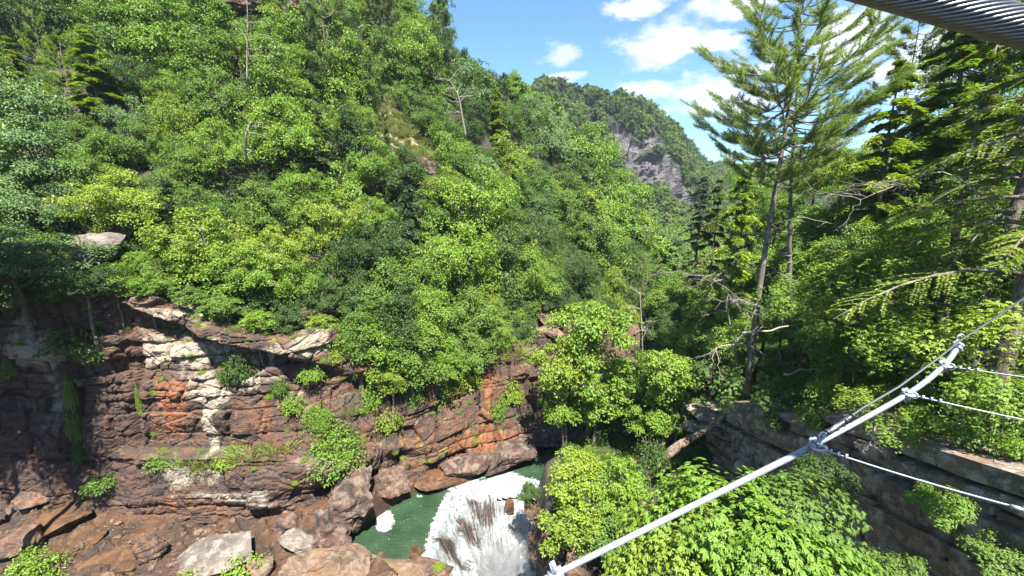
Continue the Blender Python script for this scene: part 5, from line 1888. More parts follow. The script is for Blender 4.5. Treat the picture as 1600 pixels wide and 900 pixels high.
# ------------------------------------------------------------------ the fallen log
a, b = at(1036, 716, 27.2), at(1140, 643, 29.4)
g = Geo()
t = np.linspace(0, 1, 14)
P = np.array(a)[None] * (1 - t[:, None]) + np.array(b)[None] * t[:, None] - np.array(a)
P[:, 2] += .12 * np.sin(t * 7)
g.tube(P, .29 + .05 * np.sin(t * 9) - .06 * t, 12)
lg = empty('fallen_log', a, 'barkless brown log fallen slantwise over the dark hollow on the right bank', 'log')
link('stem', g.mesh('stem', LOGWOOD, True), lg)
rng = np.random.default_rng(5)
for k in range(5):
    s = rng.integers(3, 13)
    g = Geo()
    e = P[s] + unit(rng.normal(0, 1, 3)) * rng.uniform(.4, 1.0)
    g.tube(limb(rng, P[s], e, 4, .03), np.linspace(.05, .015, 4), 5)
    link('branch_stub', g.mesh('branch_stub', LOGWOOD, True), lg)
for (p0, p1, lb) in [((1225, 585, 24), (1305, 575, 24.5), 'thin dead stem lying across the slope right of the rhododendrons'),
                     ((1160, 520, 27), (1300, 500, 29), 'grey dead stem lying behind the two white pine trunks')]:
    a, b = at(*p0), at(*p1)
    g = Geo()
    P = limb(rng, np.zeros(3), np.array(b - a), 8, .08)
    g.tube(P, np.linspace(.07, .03, 8), 6)
    tag(link('fallen_branch', g.mesh('fallen_branch', DEADWOOD, True), loc=a), lb, 'dead wood')

# ------------------------------------------------------------------ bushes, tufts and hanging growth
for m_ in SHRUB:
    set_mat(m_, LEAF['mid green'])
set_mat(STEMS, BARK)
GRASSM = [set_mat(grass_mesh(180 + i), GRASS) for i in range(2)]
BIGBUSH = set_mat(shrub_mesh(190, 190, 36, .045, .028, .75), LEAF['bright green'])


def bush(px, py, wpx, hpx, tone, label, kind=None, Y=None, pull=.3, name='bush', cat='bush', rz=None, tilt=0):
    if Y is None:
        h = hit(px, py + hpx * .3)
        if h is None:
            return
        c = h[0]
    else:
        c = at(px, py, Y)
    dep = c.y * CP - (c.z - CAM_Z) * SP
    w_, hh = wpx * dep / FPX, hpx * dep / FPX
    c = c - ray(px, py).normalized() * w_ * pull * .6
    root = empty(name, c, label, cat)
    grass = name == 'grass_tuft'
    me = kind or (random.choice(GRASSM) if grass else random.choice(SHRUB))
    root.scale = (w_ / 1.1, w_ / 1.1, hh / (.55 if grass else (.9 if kind is BIGBUSH else .72)))
    root.rotation_euler = (R(tilt), 0, random.random() * 6.28 if rz is None else rz)
    if not grass:
        root.location.z -= hh * .4
    o = link('foliage', me, root)
    own_mat(o, GRASS if grass else LEAF[tone])
    if not grass:
        s = link('stems', STEMS, root)
    return root


random.seed(77)
BUSHES = [
    (518, 676, 100, 84, 'bright green', 'big round bright green bush glowing on the cliff bench at centre left', BIGBUSH),
    (496, 636, 52, 46, 'bright green', 'smaller bright bush on top of the big round one', BIGBUSH),
    (380, 872, 84, 50, 'bright green', 'bright leafy tuft growing beside the big flat grey slab', None),
    (300, 893, 60, 26, 'yellow green', 'low yellow-green tuft at the bottom edge under the grey slab', None),
    (40, 880, 110, 90, 'bright green', 'bright green bush in the bottom left corner', BIGBUSH),
    (250, 706, 50, 24, 'mid green', 'small green bush on the cliff bench below the shadowed wall', None),
    (364, 706, 60, 26, 'yellow green', 'yellow-green plants on the bench under the white streak', None),
    (156, 742, 50, 28, 'mid green', 'small green plant at the foot of the dark wall', None),
    (112, 640, 22, 60, 'mid green', 'vine hanging down the deep cleft in the dark wall', None),
    (106, 590, 18, 60, 'bright green', 'bright vine high in the deep cleft of the dark wall', None),
    (120, 690, 18, 50, 'dark green', 'lower end of the vine in the cleft', None),
    (214, 600, 9, 60, 'yellow green', 'thin trailing vine on the edge between dark and red rock', None),
    (370, 545, 50, 60, 'dark green', 'dark bush hanging under the overhanging lip', None),
    (350, 572, 26, 36, 'mid green', 'small hanging bush left of the dark one under the lip', None),
    (436, 590, 30, 36, 'mid green', 'green plant in the crack right of the hanging bush', None),
    (458, 618, 44, 34, 'bright green', 'bright plant climbing toward the lip above the big round bush', None),
    (520, 530, 44, 46, 'yellow green', 'yellow-green bush at the right end of the overhanging lip', None),
    (486, 572, 46, 30, 'bright green', 'bright sprawling plant below the overhanging lip', None),
    (305, 545, 22, 22, 'dark green', 'tiny dark bush on the pale upper wall', None),
    (120, 500, 90, 60, 'dark green', 'dark bush drooping over the cliff top at left', None),
    (150, 530, 60, 40, 'mid green', 'mid green bush drooping below the dark one at left', None),
    (8, 568, 40, 26, 'bright green', 'bright clump on the shaded wall at the left edge', None),
    (606, 640, 50, 40, 'yellow green', 'yellow-green plants at the foot of the hanging trees', None),
    (576, 600, 44, 50, 'bright green', 'bright bush under the leafy wall beside the narrow rock column', None),
    (645, 600, 44, 44, 'mid green', 'mid green bush hanging over the blocky wall', None),
    (694, 590, 50, 40, 'bright green', 'bright bush hanging over the middle of the blocky wall', None),
    (728, 570, 56, 44, 'yellow green', 'yellow-green bush on the rim above the blocky wall', None),
    (776, 620, 34, 40, 'bright green', 'bright plant in the crack of the blocky wall near the bend', None),
    (800, 596, 44, 40, 'yellow green', 'pale green plant on the smooth wall near the bend', None),
    (812, 500, 60, 50, 'mid green', 'mid green bush on the rim left of the slanting slabs', None),
    (860, 560, 44, 40, 'bright green', 'bright bush below the slanting slabs', None),
    (884, 478, 44, 36, 'dark green', 'dark leafy bush above the slanting slabs', None),
    (830, 540, 50, 30, 'yellow green', 'yellow-green ground plants between wall and slanting slabs', None),
    (560, 540, 50, 60, 'dark green', 'dark bush in the notch right of the overhanging lip', None),
    (620, 520, 60, 60, 'mid green', 'mid green bush in the middle of the leafy wall', None),
    (590, 455, 60, 50, 'yellow green', 'yellow-green bush at the top of the leafy wall', None),
    (1275, 640, 60, 50, 'mid green', 'green bush on the mossy top of the ledge beside the pipe', None),
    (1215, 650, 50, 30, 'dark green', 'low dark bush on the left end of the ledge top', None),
    (1290, 600, 60, 50, 'bright green', 'bright bush in the hollow right of the rhododendrons', None),
    (1445, 652, 70, 44, 'bright green', 'bright bush on the rim of the ledge above its thick top bed', None),
    (1520, 668, 90, 50, 'mid green', 'wide green bush on the rim of the ledge between the two side wires', None),
    (1590, 690, 70, 50, 'bright green', 'bright bush on the ledge rim at the right edge', None),
    (1490, 800, 60, 50, 'mid green', 'green bush rooted in a joint of the ledge beside the large-leaved sapling', None),
    (1190, 745, 40, 24, 'mid green', 'small green plant growing at the base of the ledge by the hollow', None),
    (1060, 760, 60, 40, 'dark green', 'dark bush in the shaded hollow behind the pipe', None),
    (1020, 700, 60, 50, 'dark green', 'dark bush at the low end of the fallen log', None),
    (990, 740, 60, 44, 'mid green', 'shaded bush right of the airy yellow-green tree', None),
    (470, 690, 30, 14, 'yellow green', 'small yellowish plant left of the big round bush', None),
    (600, 885, 24, 10, 'bright green', 'tiny green tuft on the tan rock by the pool', None),
    (686, 884, 22, 8, 'yellow green', 'tiny yellow-green tuft on the dark wet rock at the bottom edge', None),
]
for (px, py, w_, h_, tn, lb, kd) in BUSHES:
    Y = {1445: 16.2, 1520: 14.2, 1590: 13, 1490: 13.2, 1275: 20.5, 1215: 23.5, 1290: 21.5, 1190: 25, 1060: 25, 1020: 27, 990: 25.5, 600: 24.9, 686: 24.9}.get(px)
    bush(px, py, w_, h_, tn, lb, kd, Y=Y if py > 580 and px > 599 and (px > 950 or py > 880) else None)
for (px, py, w_, h_, lb) in [(300, 712, 60, 22, 'dry straw-coloured grass tuft on the bench left of the yellow-green plants'), (330, 716, 50, 20, 'dry grass tuft in the middle of the cliff bench'),
                             (392, 700, 60, 22, 'straw-coloured grass on the right part of the bench'), (440, 690, 50, 26, 'dry grass at the left foot of the big round bush'),
                             (470, 720, 40, 20, 'pale grass tuft on the block below the big round bush'), (455, 500, 60, 20, 'dry grass on top of the overhanging lip'),
                             (640, 205, 24, 20, 'straw-coloured grass tuft at the head of the bare slope'), (660, 240, 30, 20, 'straw-coloured grass tuft low on the bare slope'),
                             (615, 190, 24, 18, 'dry grass tuft at the upper end of the bare slope'), (800, 545, 50, 20, 'dry grass on the rim of the wall near the bend'),
                             (545, 640, 24, 20, 'dry grass on the narrow rock column')]:
    bush(px, py, w_, h_, 'olive green', lb, name='grass_tuft', cat='grass')


# ------------------------------------------------------------------ undergrowth nobody could count
def scatter(name, pts, scl, source, mat=None, normals_=None, tilt=.5):
    me = bpy.data.meshes.new(name)
    me.from_pydata([tuple(p) for p in pts], [], [])
    a_ = me.attributes.new('scl', 'FLOAT', 'POINT')
    a_.data.foreach_set('value', np.asarray(scl, np.float32))
    o = link(name, me)
    ng = bpy.data.node_groups.new(name, 'GeometryNodeTree')
    ng.interface.new_socket('Geometry', in_out='INPUT', socket_type='NodeSocketGeometry')
    ng.interface.new_socket('Geometry', in_out='OUTPUT', socket_type='NodeSocketGeometry')
    n_, l_ = ng.nodes, ng.links
    gi, go = n_.new('NodeGroupInput'), n_.new('NodeGroupOutput')
    m2p = n_.new('GeometryNodeMeshToPoints')
    iop = n_.new('GeometryNodeInstanceOnPoints')
    oi = n_.new('GeometryNodeObjectInfo')
    oi.inputs['Object'].default_value = source
    oi.transform_space = 'ORIGINAL'
    at_ = n_.new('GeometryNodeInputNamedAttribute')
    at_.data_type = 'FLOAT'
    at_.inputs['Name'].default_value = 'scl'
    rv = n_.new('FunctionNodeRandomValue')
    rv.data_type = 'FLOAT_VECTOR'
    rv.inputs[0].default_value = (-tilt, -tilt, 0)
    rv.inputs[1].default_value = (tilt, tilt, 6.28)
    l_.new(gi.outputs[0], m2p.inputs['Mesh'])
    l_.new(m2p.outputs[0], iop.inputs['Points'])
    l_.new(oi.outputs['Geometry'], iop.inputs['Instance'])
    l_.new(at_.outputs[0], iop.inputs['Scale'])
    l_.new(rv.outputs[0], iop.inputs['Rotation'])
    sm = n_.new('GeometryNodeSetMaterial')
    sm.inputs['Material'].default_value = mat
    l_.new(iop.outputs[0], sm.inputs['Geometry'])
    l_.new(sm.outputs[0], go.inputs[0])
    md = o.modifiers.new('scatter', 'NODES')
    md.node_group = ng
    return tag(o, kind='stuff')


SRC = [o for o in bpy.data.objects if o.name.startswith('foliage') and o.data in SHRUB]
SRC = [next(o for o in SRC if o.data is m_) for m_ in SHRUB]
rg = np.random.default_rng(99)
pts, sc_ = [], []
nu, nv = GS1.shape[:2]
bflat = bare
while len(pts) < 5200:
    i, j = rg.integers(0, nu - 1), rg.integers(0, nv - 16)
    p = GS1[i, j] + (GS1[i + 1, j] - GS1[i, j]) * rg.random() + (GS1[i, j + 1] - GS1[i, j]) * rg.random()
    if bflat[i, j] > .35 and rg.random() > .12:
        continue
    if p[1] > 170 or not (-200 < PXs[i, j] < 1300):
        continue
    s = rg.uniform(.8, 1.9) * (1 + p[1] / 110)
    if blocked(PXs[i, j], PYs[i, j]):
        s *= .4
    p[2] -= .15 * s
    pts.append(p)
    sc_.append(s)
pts, sc_ = np.array(pts), np.array(sc_)
k = rg.integers(0, 4, len(pts))
for q, tn in enumerate(['dark green', 'dark green', 'dark green', 'mid green']):  # mostly dark leaves: shade of the gaps between crowns put into the colour
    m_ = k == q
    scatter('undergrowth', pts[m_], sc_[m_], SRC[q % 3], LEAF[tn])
# right bank
pts, sc_ = [], []
while len(pts) < 2600:
    y = rg.uniform(9, 90)
    x = np.interp(y, YS, XB) + rg.uniform(1.2, 75)
    p = ray(0, 0)
    z = float(z_right(np.array(x), np.array(y)))
    u, v, dp = proj((x, y, z))
    if not (700 < u < 1750 and -100 < v < 1000):
        continue
    if y < 31 and 9 < x < 17.6 and not (y > 24 and x < 12):
        continue
    if 24 < y < 33 and x < 15.5 and x > 9 and rg.random() < .8:
        continue
    pts.append((x, y, z - .1))
    sc_.append(rg.uniform(.6, 1.5) * (1 + y / 90))
pts, sc_ = np.array(pts), np.array(sc_)
k = rg.integers(0, 4, len(pts))
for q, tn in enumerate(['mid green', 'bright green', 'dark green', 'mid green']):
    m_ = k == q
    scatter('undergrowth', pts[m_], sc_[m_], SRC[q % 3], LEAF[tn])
# small plants in the joints of the cliff and dry grass
pts, sc_ = [], []
while len(pts) < 420:
    i, j = rg.integers(10, NU - 10), rg.integers(5, NV - 3)
    u, v = PXg[i, j], PYg[i, j]
    if not (0 < u < 930):
        continue
    nzv = (G1[i, j + 1, 1] - G1[i, j - 1, 1])
    if nzv < .12 and rg.random() < .9:
        continue
    if wet_shade_[i, j] > .4 and rg.random() < .7:
        continue
    if 560 < u < 930 or v < 560 or 680 < v < 730 or rg.random() < .3:
        pts.append(G1[i, j])
        sc_.append(rg.uniform(.25, .75))
pts, sc_ = np.array(pts), np.array(sc_)
h_ = len(pts) // 3
scatter('cliff_plants', pts[:h_], sc_[:h_] * .9, SRC[0], LEAF['bright green'])
scatter('cliff_plants', pts[h_:2 * h_], sc_[h_:2 * h_] * .9, SRC[1], LEAF['yellow green'])
GSRC = next(o for o in bpy.data.objects if o.name.startswith('foliage') and o.data in GRASSM)
scatter('dry_grass', pts[2 * h_:], sc_[2 * h_:] * .9, GSRC, GRASS)
pts, sc_ = [], []
while len(pts) < 900:
    i, j = rg.integers(0, nu - 1), rg.integers(0, nv - 16)
    if bflat[i, j] < .35:
        continue
    p = GS1[i, j] + (GS1[i + 1, j] - GS1[i, j]) * rg.random() + (GS1[i, j + 1] - GS1[i, j]) * rg.random()
    pts.append(p)
    sc_.append(rg.uniform(.5, 1.2))
scatter('dry_grass', np.array(pts), np.array(sc_), GSRC, GRASS)

# rubble on the shelf
RSRC = [o for o in bpy.data.objects if o.name.startswith('boulder') and o.get('label', '').startswith(('reddish slanting', 'dark broken', 'pale tan'))]
for q, so_ in enumerate(RSRC):
    pts, sc_ = [], []
    dm = max(so_.dimensions)
    while len(pts) < 260:
        x, y = rg.uniform(-42, -7.5), rg.uniform(20, 30.5)
        u, v, dp = proj((x, y, 1))
        if not (-40 < u < 700) or fbm(x * .4, y * .4, 0, 401, 2) < -.05:
            continue
        if edge_dist(np.array([x]), np.array([y]))[0] < .3:
            continue
        pts.append((x, y, float(z_shelf(np.array([x]), np.array([y]))[0])))
        sc_.append(rg.uniform(.08, .22) * (1 + 2.0 * (rg.random() < .10)) / dm * 1.6)
    scatter('rubble', np.array(pts), np.array(sc_), so_, so_.data.materials[0], tilt=1.0)

# ------------------------------------------------------------------ forest of the far mountain
FARTREE = []
for i in range(3):
    c_, t_ = broadleaf(300 + i, 9, 60, 20, .075, .055, .33, .36, .60, .17)
    bpy.data.meshes.remove(t_)
    set_mat(c_, LEAF['dark green'])
    FARTREE.append(c_)
srcs = []
for i, (px, py) in enumerate([(935, 152), (1012, 172), (1062, 214)]):
    d_ = ray(px, py).normalized()
    p, n, ii, t = MBV.ray_cast(Vector((0, 0, CAM_Z)), ray(px, py + 14).normalized())
    p = p if p is not None else at(px, py + 10, 330)
    lab = ['tree on the far mountain top above the bare cliff, leftmost on the summit', 'tree on the far skyline straight above the bare mountain cliff', 'tree on the far skyline where the mountain drops to the right'][i]
    rt = empty('broadleaf_tree', p - Vector((0, 0, 1)), 'dark ' + lab, 'tree')
    rt.scale = (13, 13, 12)
    srcs.append(link('crown', FARTREE[i], rt))
    g = Geo()
    g.tube([(0, 0, -.1), (0, 0, .3), (0.01, 0, .7)], [.02, .016, .006], 5)
    link('trunk', g.mesh('trunk', BARK), rt)
pts, sc_ = [], []
nu, nv = GF1.shape[:2]
while len(pts) < 6500:
    i, j = rg.integers(0, nu - 1), rg.integers(4, nv - 1)
    if rkm[i, j] > .55 and rg.random() > .04:
        continue
    u, v = PXf[i, j], PYf[i, j]
    if not (780 < u < 1500):
        continue
    p = GF1[i, j] + (GF1[i + 1, j] - GF1[i, j]) * rg.random() + (GF1[i, j + 1] - GF1[i, j]) * rg.random()
    pts.append(p - np.array([0, 0, 2.0]))
    sc_.append(rg.uniform(6.5, 12) * (1 + max(0, p[1] - 400) / 500))
pts, sc_ = np.array(pts), np.array(sc_)
k = rg.integers(0, 4, len(pts))
for q, tn in enumerate(['dark green', 'dark green', 'mid green', 'olive green']):
    m_ = k == q
    scatter('far_forest', pts[m_], sc_[m_], srcs[q % 3], LEAF[tn], tilt=.15)
# wooded slope beyond the last single trees
pts, sc_ = [], []
nu, nv = GS1.shape[:2]
while len(pts) < 2200:
    i, j = rg.integers(0, nu - 1), rg.integers(10, nv - 16)
    p = GS1[i, j] + (GS1[i + 1, j] - GS1[i, j]) * rg.random() + (GS1[i, j + 1] - GS1[i, j]) * rg.random()
    if not (780 < PXs[i, j] < 1500) or p[1] < 92:
        continue
    pts.append(p - np.array([0, 0, 1.5]))
    sc_.append(rg.uniform(4.5, 7.5) * (1 + max(0, p[1] - 150) / 500))
pts, sc_ = np.array(pts), np.array(sc_)
k = rg.integers(0, 4, len(pts))
for q, tn in enumerate(['bright green', 'mid green', 'mid green', 'blue green']):
    m_ = k == q
    scatter('far_forest', pts[m_], sc_[m_], srcs[q % 3], LEAF[tn], tilt=.15)

# ------------------------------------------------------------------ the bridge's cables, close to the camera
def V3(v):
    return np.array([v[0], v[1], v[2]], float)


def straight(a, b, n=2):
    t = np.linspace(0, 1, n)[:, None]
    return V3(a) * (1 - t) + V3(b) * t


# thick stranded main cable
a, b = at(1180, -74, 1.72), at(1760, 88, 1.50)
a, b = a + (a - b).normalized() * 5.0, b + (b - a).normalized() * 3.0
o0 = V3(a)
A_, B_ = V3(a) - o0, V3(b) - o0
Lc = np.linalg.norm(B_)
ax = B_ / Lc
u_ = unit(np.cross(ax, [0, 0, 1.0]))
v_ = np.cross(ax, u_)
mc = empty('main_cable', tuple(o0), 'thick grey stranded steel cable crossing the upper right corner', 'cable')
RC = .050
g = Geo()
g.tube(np.array([A_, B_]), RC * .93, 28)
link('core', g.mesh('core', STEEL_CORE, True), mc)
NW = 22
rw = RC * math.sin(PI / NW) * 1.03
s = np.linspace(0, 1, 420)
pitch = .62
for k in range(NW):
    ph = 2 * PI * k / NW - s * Lc / pitch * 2 * PI
    P = A_ + ax * (s * Lc)[:, None] + (u_ * np.cos(ph)[:, None] + v_ * np.sin(ph)[:, None]) * RC
    g = Geo()
    g.tube(P, rw, 7, False)
    link('wire', g.mesh('wire', STEEL_ROPE, True), mc)

# the white pipe with its clamps
PT = [at(858, 902, 2.15), at(1272, 696, 2.5), at(1416, 617, 2.62), at(1474, 572, 2.70), at(1497, 541, 2.75)]
PT = [V3(p) for p in PT]
pipe = empty('guard_pipe', tuple(PT[0]), 'white galvanised pipe rising from bottom centre to the right under the bridge', 'pipe')
O = PT[0]
g = Geo()
g.tube(np.array([(PT[0] - PT[1]) * .9, PT[1] - O]), .0188, 20)
link('pipe_section', g.mesh('pipe_section', GALV, True), pipe)
g = Geo()
pts_ = catmull(np.array([PT[1] - O, PT[2] - O, PT[3] - O, PT[4] - O]), np.linspace(0, 3, 16))
g.tube(pts_, .0162, 20)
link('pipe_section', g.mesh('pipe_section', GALV, True), pipe)


def frame_of(d):
    d = unit(d)
    s_ = unit(np.cross(d, [0, 0, 1.0]))
    return d, s_, np.cross(s_, d)


def ring(c, nrm, r, tube_r, a0=0, a1=2 * PI, n=22, ax_u=None):
    d, s_, q_ = frame_of(nrm)
    if ax_u is not None:
        s_ = unit(ax_u - d * (ax_u @ d))
        q_ = np.cross(d, s_)
    t = np.linspace(a0, a1, n)
    return c + s_ * (np.cos(t) * r)[:, None] + q_ * (np.sin(t) * r)[:, None]


def clamp(root, p, d, size=1.0):
    """a split band with ears and two bolts round the pipe"""
    d, s_, q_ = frame_of(d)
    g = Geo()
    for sft in (-.5, .5):
        c = p + d * sft * .030 * size
        g.tube(np.array([c - d * .008, c + d * .008]), .033 * size, 18)
    link('clamp_band', g.mesh('clamp_band', GALV, True), root)
    for e in (-1, 1):
        g = Geo()
        M = Matrix((tuple(s_), tuple(d), tuple(q_))).transposed()
        g.box(p + q_ * e * .044 * size, (.018 * size, .052 * size, .030 * size), M)
        link('clamp_ear', g.mesh('clamp_ear', GALV), root)
        g = Geo()
        c = p + q_ * e * .047 * size
        g.tube(np.array([c - s_ * .026 * size, c + s_ * .026 * size]), .0062 * size, 8)
        g.tube(np.array([c - s_ * .020 * size, c - s_ * .013 * size]), .0125 * size, 6)
        g.tube(np.array([c + s_ * .013 * size, c + s_ * .020 * size]), .0125 * size, 6)
        link('bolt', g.mesh('bolt', GALV), root)


cl_at = [(PT[1] - O, PT[1] - PT[0], .92), (PT[2] - O, PT[3] - PT[1], .80), (PT[3] - O, PT[3] - PT[2], .75), (PT[4] - O, PT[4] - PT[3], .8)]
for (p, d, sz) in cl_at:
    clamp(pipe, p, d, sz)
# end fitting at the lower end: a flat fork plate with a pin
d, s_, q_ = frame_of(PT[1] - PT[0])
M = Matrix((tuple(d), tuple(s_), tuple(q_))).transposed()
g = Geo()
g.box(d * .055 + q_ * .02, (.026, .040, .125), M)
g.box(d * .035 + q_ * .02, (.010, .046, .105), M)
g.tube(np.array([d * .055 + q_ * .05 - s_ * .035, d * .055 + q_ * .05 + s_ * .035]), .012, 10)
link('end_plate', g.mesh('end_plate', GALV), pipe)
g = Geo()
g.tube(np.array([d * .0, d * .09]), .033, 18)
link('end_sleeve', g.mesh('end_sleeve', GALV, True), pipe)
# small hook on the upper clamp
g = Geo()
g.tube(ring(PT[4] - O + np.array([0, 0, .062]), np.array([0, 1.0, .2]), .022, 0, 0.3, 5.2), .0055, 7)
g.tube(np.array([PT[4] - O, PT[4] - O + np.array([0, 0, .05])]), .0055, 7)
link('hook', g.mesh('hook', GALV, True), pipe)


def twisted(name, label, P, r, mat, nw=6, pitch=.09, cat='cable', core=True):
    """a wire rope: nw helical wires around its path"""
    P = np.array(P)
    o_ = P[0].copy()
    P = P - o_
    seg = np.linalg.norm(np.diff(P, axis=0), axis=1)
    L = np.concatenate([[0], np.cumsum(seg)])
    n = int(L[-1] / pitch * 9)
    s = np.linspace(0, L[-1], max(n, 12))
    Q = np.stack([np.interp(s, L, P[:, c]) for c in range(3)], -1)
    d = unit(np.gradient(Q, axis=0))
    s1 = unit(np.cross(d, [0, 0, 1.0]))
    q1 = np.cross(s1, d)
    root = empty(name, tuple(o_), label, cat)
    g = Geo()
    g.tube(Q, r * .62, 8)
    link('core', g.mesh('core', mat, True), root)
    for k in range(nw):
        ph = 2 * PI * k / nw + s / pitch * 2 * PI
        W_ = Q + (s1 * np.cos(ph)[:, None] + q1 * np.sin(ph)[:, None]) * r * .62
        g = Geo()
        g.tube(W_, r * .42, 5, False)
        link('strand', g.mesh('strand', mat, True), root)
    return root


# dark rope lying along the pipe and running on beyond it
rp = [V3(at(1326, 653, 2.50)), V3(at(1350, 636, 2.52)), V3(at(1405, 604, 2.58)), V3(at(1468, 558, 2.66)), V3(at(1500, 532, 2.74)), V3(at(1545, 503, 2.84)), V3(at(1600, 466, 3.0)), V3(at(1680, 410, 3.2)), V3(at(1680, 410, 3.2)) * 2.2 - V3(at(1600, 466, 3.0)) * 1.2]
rope = twisted('tie_rope', 'dark twisted wire rope above the pipe, running off to the right edge', rp, .0072, STEEL_DARK)
# turnbuckle between middle clamp and rope
tb0, tb1 = V3(at(1286, 680, 2.44)), V3(at(1328, 652, 2.50))
tb = empty('turnbuckle', tuple(tb0), 'dark grey turnbuckle stretched just above the pipe beside the middle clamp', 'turnbuckle')
d, s_, q_ = frame_of(tb1 - tb0)
Lt = np.linalg.norm(tb1 - tb0)
for e in (-1, 1):
    g = Geo()
    g.tube(np.array([d * Lt * .15 + q_ * e * .013, d * Lt * .80 + q_ * e * .013]), .0055, 8)
    link('frame_bar', g.mesh('frame_bar', STEEL_DARK, True), tb)
for c in (.13, .80):
    g = Geo()
    g.tube(np.array([d * Lt * c, d * Lt * (c + .10)]), .018, 10)
    link('end_boss', g.mesh('end_boss', STEEL_DARK, True), tb)
g = Geo()
g.tube(np.array([d * Lt * -.05, d * Lt * 1.08]), .0065, 8)
link('threaded_rod', g.mesh('threaded_rod', GALV, True), tb)
g = Geo()
g.tube(ring(-d * .01, s_, .024, 0), .007, 8, False)
link('eye', g.mesh('eye', GALV, True), tb)
for k, t_ in enumerate((1.0, 1.25, 1.5)):
    g = Geo()
    c = d * Lt * t_ + d * .02
    g.tube(ring(c, d, .017, 0), .0045, 6, False)
    g.tube(np.array([c + q_ * .012 - s_ * .015, c + q_ * .012 + s_ * .015]), .006, 6)
    link('rope_clip', g.mesh('rope_clip', STEEL_DARK, True), tb)

# side wires with shackles
SIDE = [((1286, 702, 2.42), (1596, 795, 1.75), PT[1], 'lowest thin side wire, running from the middle clamp down to the right edge', .0052),
        ((1428, 618, 2.58), (1900, 714, 1.75), PT[2], 'middle thin side wire, running right from the third clamp', .0046),
        ((1486, 573, 2.68), (1900, 622, 1.90), PT[3], 'uppermost thin side wire at the right edge', .0042)]
for (pa, pb, base, lb, r) in SIDE:
    a, b = V3(at(*pa)), V3(at(*pb))
    P = straight(a, b, 12)
    t = np.linspace(0, 1, 12)
    P[:, 2] -= .012 * 4 * t * (1 - t)
    w_ = twisted('side_wire', lb, P, r, GALV, 6, .028, 'wire')
    d, s_, q_ = frame_of(b - a)
    # thimble loop, clips and bow shackle at the clamp end, all parts of the wire
    g = Geo()
    g.tube(ring(d * .0, s_, .020, 0), r * .95, 7, False)
    link('thimble', g.mesh('thimble', GALV, True), w_)
    back = unit(base - a)
    m_ = (base - a) * .45
    g = Geo()
    rad = np.linalg.norm(base - a) * .52
    g.tube(ring(m_, q_, rad, 0, n=20), .0075, 8, False)
    link('shackle', g.mesh('shackle', GALV, True), w_)
    for t_ in (.045, .085, .125):
        g = Geo()
        c = d * t_
        g.tube(ring(c, d, r * 2.1, 0, n=12), r * .7, 6, False)
        g.box(c + q_ * r * 1.6, (.013, .013, r * 2.2), Matrix((tuple(d), tuple(s_), tuple(q_))).transposed())
        link('wire_clip', g.mesh('wire_clip', GALV, True), w_)
# the clevis at the outer end of the lowest wire
e = V3(at(1594, 795, 1.75))
cv = empty('wire_end_fitting', tuple(e), 'bright clevis fitting closing the lowest side wire at the right edge', 'shackle')
d, s_, q_ = frame_of(V3(at(1596, 795, 1.75)) - V3(at(1286, 702, 2.42)))
g = Geo()
g.tube(np.array([-d * .03, d * .012]), .010, 10)
link('ferrule', g.mesh('ferrule', GALV, True), cv)
g = Geo()
g.tube(ring(d * .025, s_, .017, 0), .006, 8, False)
link('bow', g.mesh('bow', GALV, True), cv)
g = Geo()
g.tube(np.array([d * .018 - s_ * .02, d * .018 + s_ * .02]), .008, 8)
link('pin', g.mesh('pin', GALV, True), cv)

# ------------------------------------------------------------------ labels that single each tree out, from where it stands
MARKS = [('the pale squared boulder', 150, 388), ('the straw-coloured bare slope', 635, 215), ('the bare red outcrop', 665, 268), ('the leaning bleached dead tree', 716, 165),
         ('the dark crag at the top edge', 385, 10), ('the overhanging cliff lip', 470, 530), ('the slanting red slabs', 858, 505), ('the grey broken outcrop', 526, 334),
         ('the big round bright bush', 516, 660), ('the skyline notch before the far mountain', 850, 130), ('the far mountain cliff', 1010, 260), ('the tall white pines', 1210, 300),
         ('the fallen log', 1090, 675), ('the dark trunk at the right edge', 1588, 380), ('the sycamore by the pool', 905, 540), ('the narrow tan rock strip', 792, 440),
         ('the thin grey dead trunk at top left', 388, 150), ('the deep cleft in the dark wall', 110, 600), ('the white pipe', 1300, 680), ('the thick cable', 1480, 30), ('the left edge of the view', 0, 200),
         ('the far left top corner', 0, 0)]
WORD = {'broad': 'rounded tree', 'airy': 'airy tree', 'tall': 'narrow tree', 'small': 'small tree', 'hem': 'feathery hemlock', 'pine': 'open pine'}
ORD = ['nearest', 'second nearest', 'third nearest', 'fourth nearest', 'fifth nearest', 'sixth nearest', 'seventh nearest', 'eighth nearest', 'ninth nearest']


def side_of(px, py, mx, my):
    dx, dy = px - mx, py - my
    if abs(dx) > abs(dy):
        return 'left of' if dx < 0 else 'right of'
    return 'above' if dy < 0 else 'below'


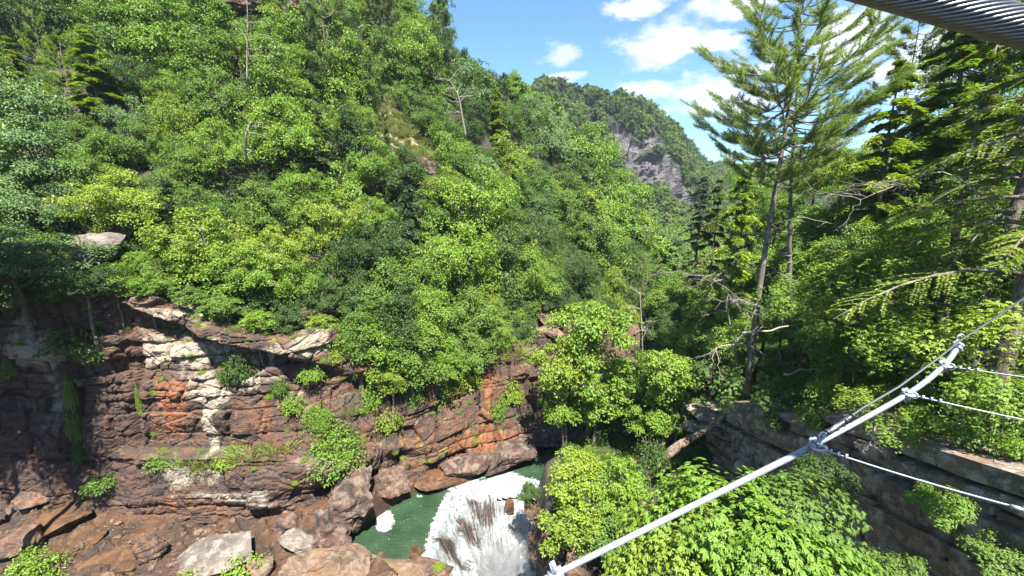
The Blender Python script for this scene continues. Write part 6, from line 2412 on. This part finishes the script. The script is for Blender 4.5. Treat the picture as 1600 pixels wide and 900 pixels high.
cand = {}
todo = []
for t_ in TREES:
    if t_[7]:
        continue
    px, py, _ = proj(t_[2])
    if not (-40 < px < 1640 and -60 < py < 900):
        t_[4]['label'] = '%s %s standing just outside the frame' % (t_[5], WORD[t_[6]])
    t_.append((px, py))
    todo.append(t_)
for t_ in todo:
    for mi, (nm, mx, my) in enumerate(MARKS):
        px, py = t_[-1]
        dist = math.hypot(px - mx, py - my)
        cand.setdefault((t_[5], t_[6], mi, side_of(px, py, mx, my)), []).append((dist, id(t_), t_))
for key in cand:
    cand[key].sort(key=lambda q: q[:2])
rank = {}
for key, lst in cand.items():
    for i, (dist, _, t_) in enumerate(lst):
        rank.setdefault(id(t_), []).append((i * 60 + dist, i, key))
for t_ in todo:
    best_ = min(rank[id(t_)], key=lambda q: q[0])
    if best_[1] >= len(ORD):
        best_ = min(rank[id(t_)], key=lambda q: q[1])
    _, i, (tn, kd, mi, sd) = best_
    t_[4]['label'] = '%s %s %s %s, %s' % (tn.replace(' ', '-'), WORD[kd], sd, MARKS[mi][0], ORD[min(i, 8)])
    t_[4]['group'] = 'trees covering the gorge slopes'

# the empties go down to the ground, their parts keep their places
for t_ in TREES:
    rt = t_[4]
    gz = ground_z(rt.location.x, rt.location.y)
    if gz is None:
        continue
    dz = gz - rt.location.z
    sz = rt.scale.z
    if -.85 * sz < dz < .55 * sz:
        for ch in rt.children:
            ch.location.z -= dz / sz
        rt.location.z = gz

# ------------------------------------------------------------------ spray over the foot of the falls, and the air of the gorge
def vol_mat(name, color, dens, noise_=False, aniso=0.3):
    m = bpy.data.materials.new(name)
    m.use_nodes = True
    t = NT(m.node_tree)
    t.n.clear()
    o = t.add('ShaderNodeOutputMaterial')
    v = t.add('ShaderNodeVolumePrincipled')
    v.inputs['Color'].default_value = (*color, 1)
    v.inputs['Anisotropy'].default_value = aniso
    v.inputs['Density'].default_value = dens
    t.l.new(v.outputs[0], o.inputs['Volume'])
    return m


def spray_mat():
    m = bpy.data.materials.new('spray')
    m.use_nodes = True
    t = NT(m.node_tree)
    t.n.clear()
    o = t.add('ShaderNodeOutputMaterial')
    v = t.add('ShaderNodeVolumePrincipled')
    v.inputs['Color'].default_value = (1, 1, 1, 1)
    v.inputs['Anisotropy'].default_value = 0.2
    tc = t.add('ShaderNodeTexCoord').outputs['Object']
    r = t.vmath('LENGTH', tc)
    n = t.noise(tc, 2.6, 3)
    dn = t.ramp(t.math('ADD', t.math('SUBTRACT', 1.0, r), t.math('MULTIPLY', t.math('SUBTRACT', n, .5), .9)), 0.05, 0.75)
    t.put(v.inputs['Density'], t.math('MULTIPLY', dn, 0.42))
    t.l.new(v.outputs[0], o.inputs['Volume'])
    return m


_p, _f = CG[6]
for (px, py, Y, sx, sz_) in [(790, 872, 28.4, 3.0, 2.2)]:
    _r = _p / np.linalg.norm(_p, axis=1)[:, None]
    so = link('spray', mk_mesh('spray', _r, _f, spray_mat(), True), loc=at(px, py, Y))
    so.scale = (sx, 2.4, sz_)
    tag(so, kind='stuff')

HAZE_ON = True
if HAZE_ON:
    g = Geo()
    g.box((60, 760, 72), (2400, 1640, 164.5))
    tag(link('haze', g.mesh('haze', vol_mat('haze_air', (0.80, 0.88, 1.0), 0.00018))), kind='stuff')
SC.cycles.volume_step_rate = 10
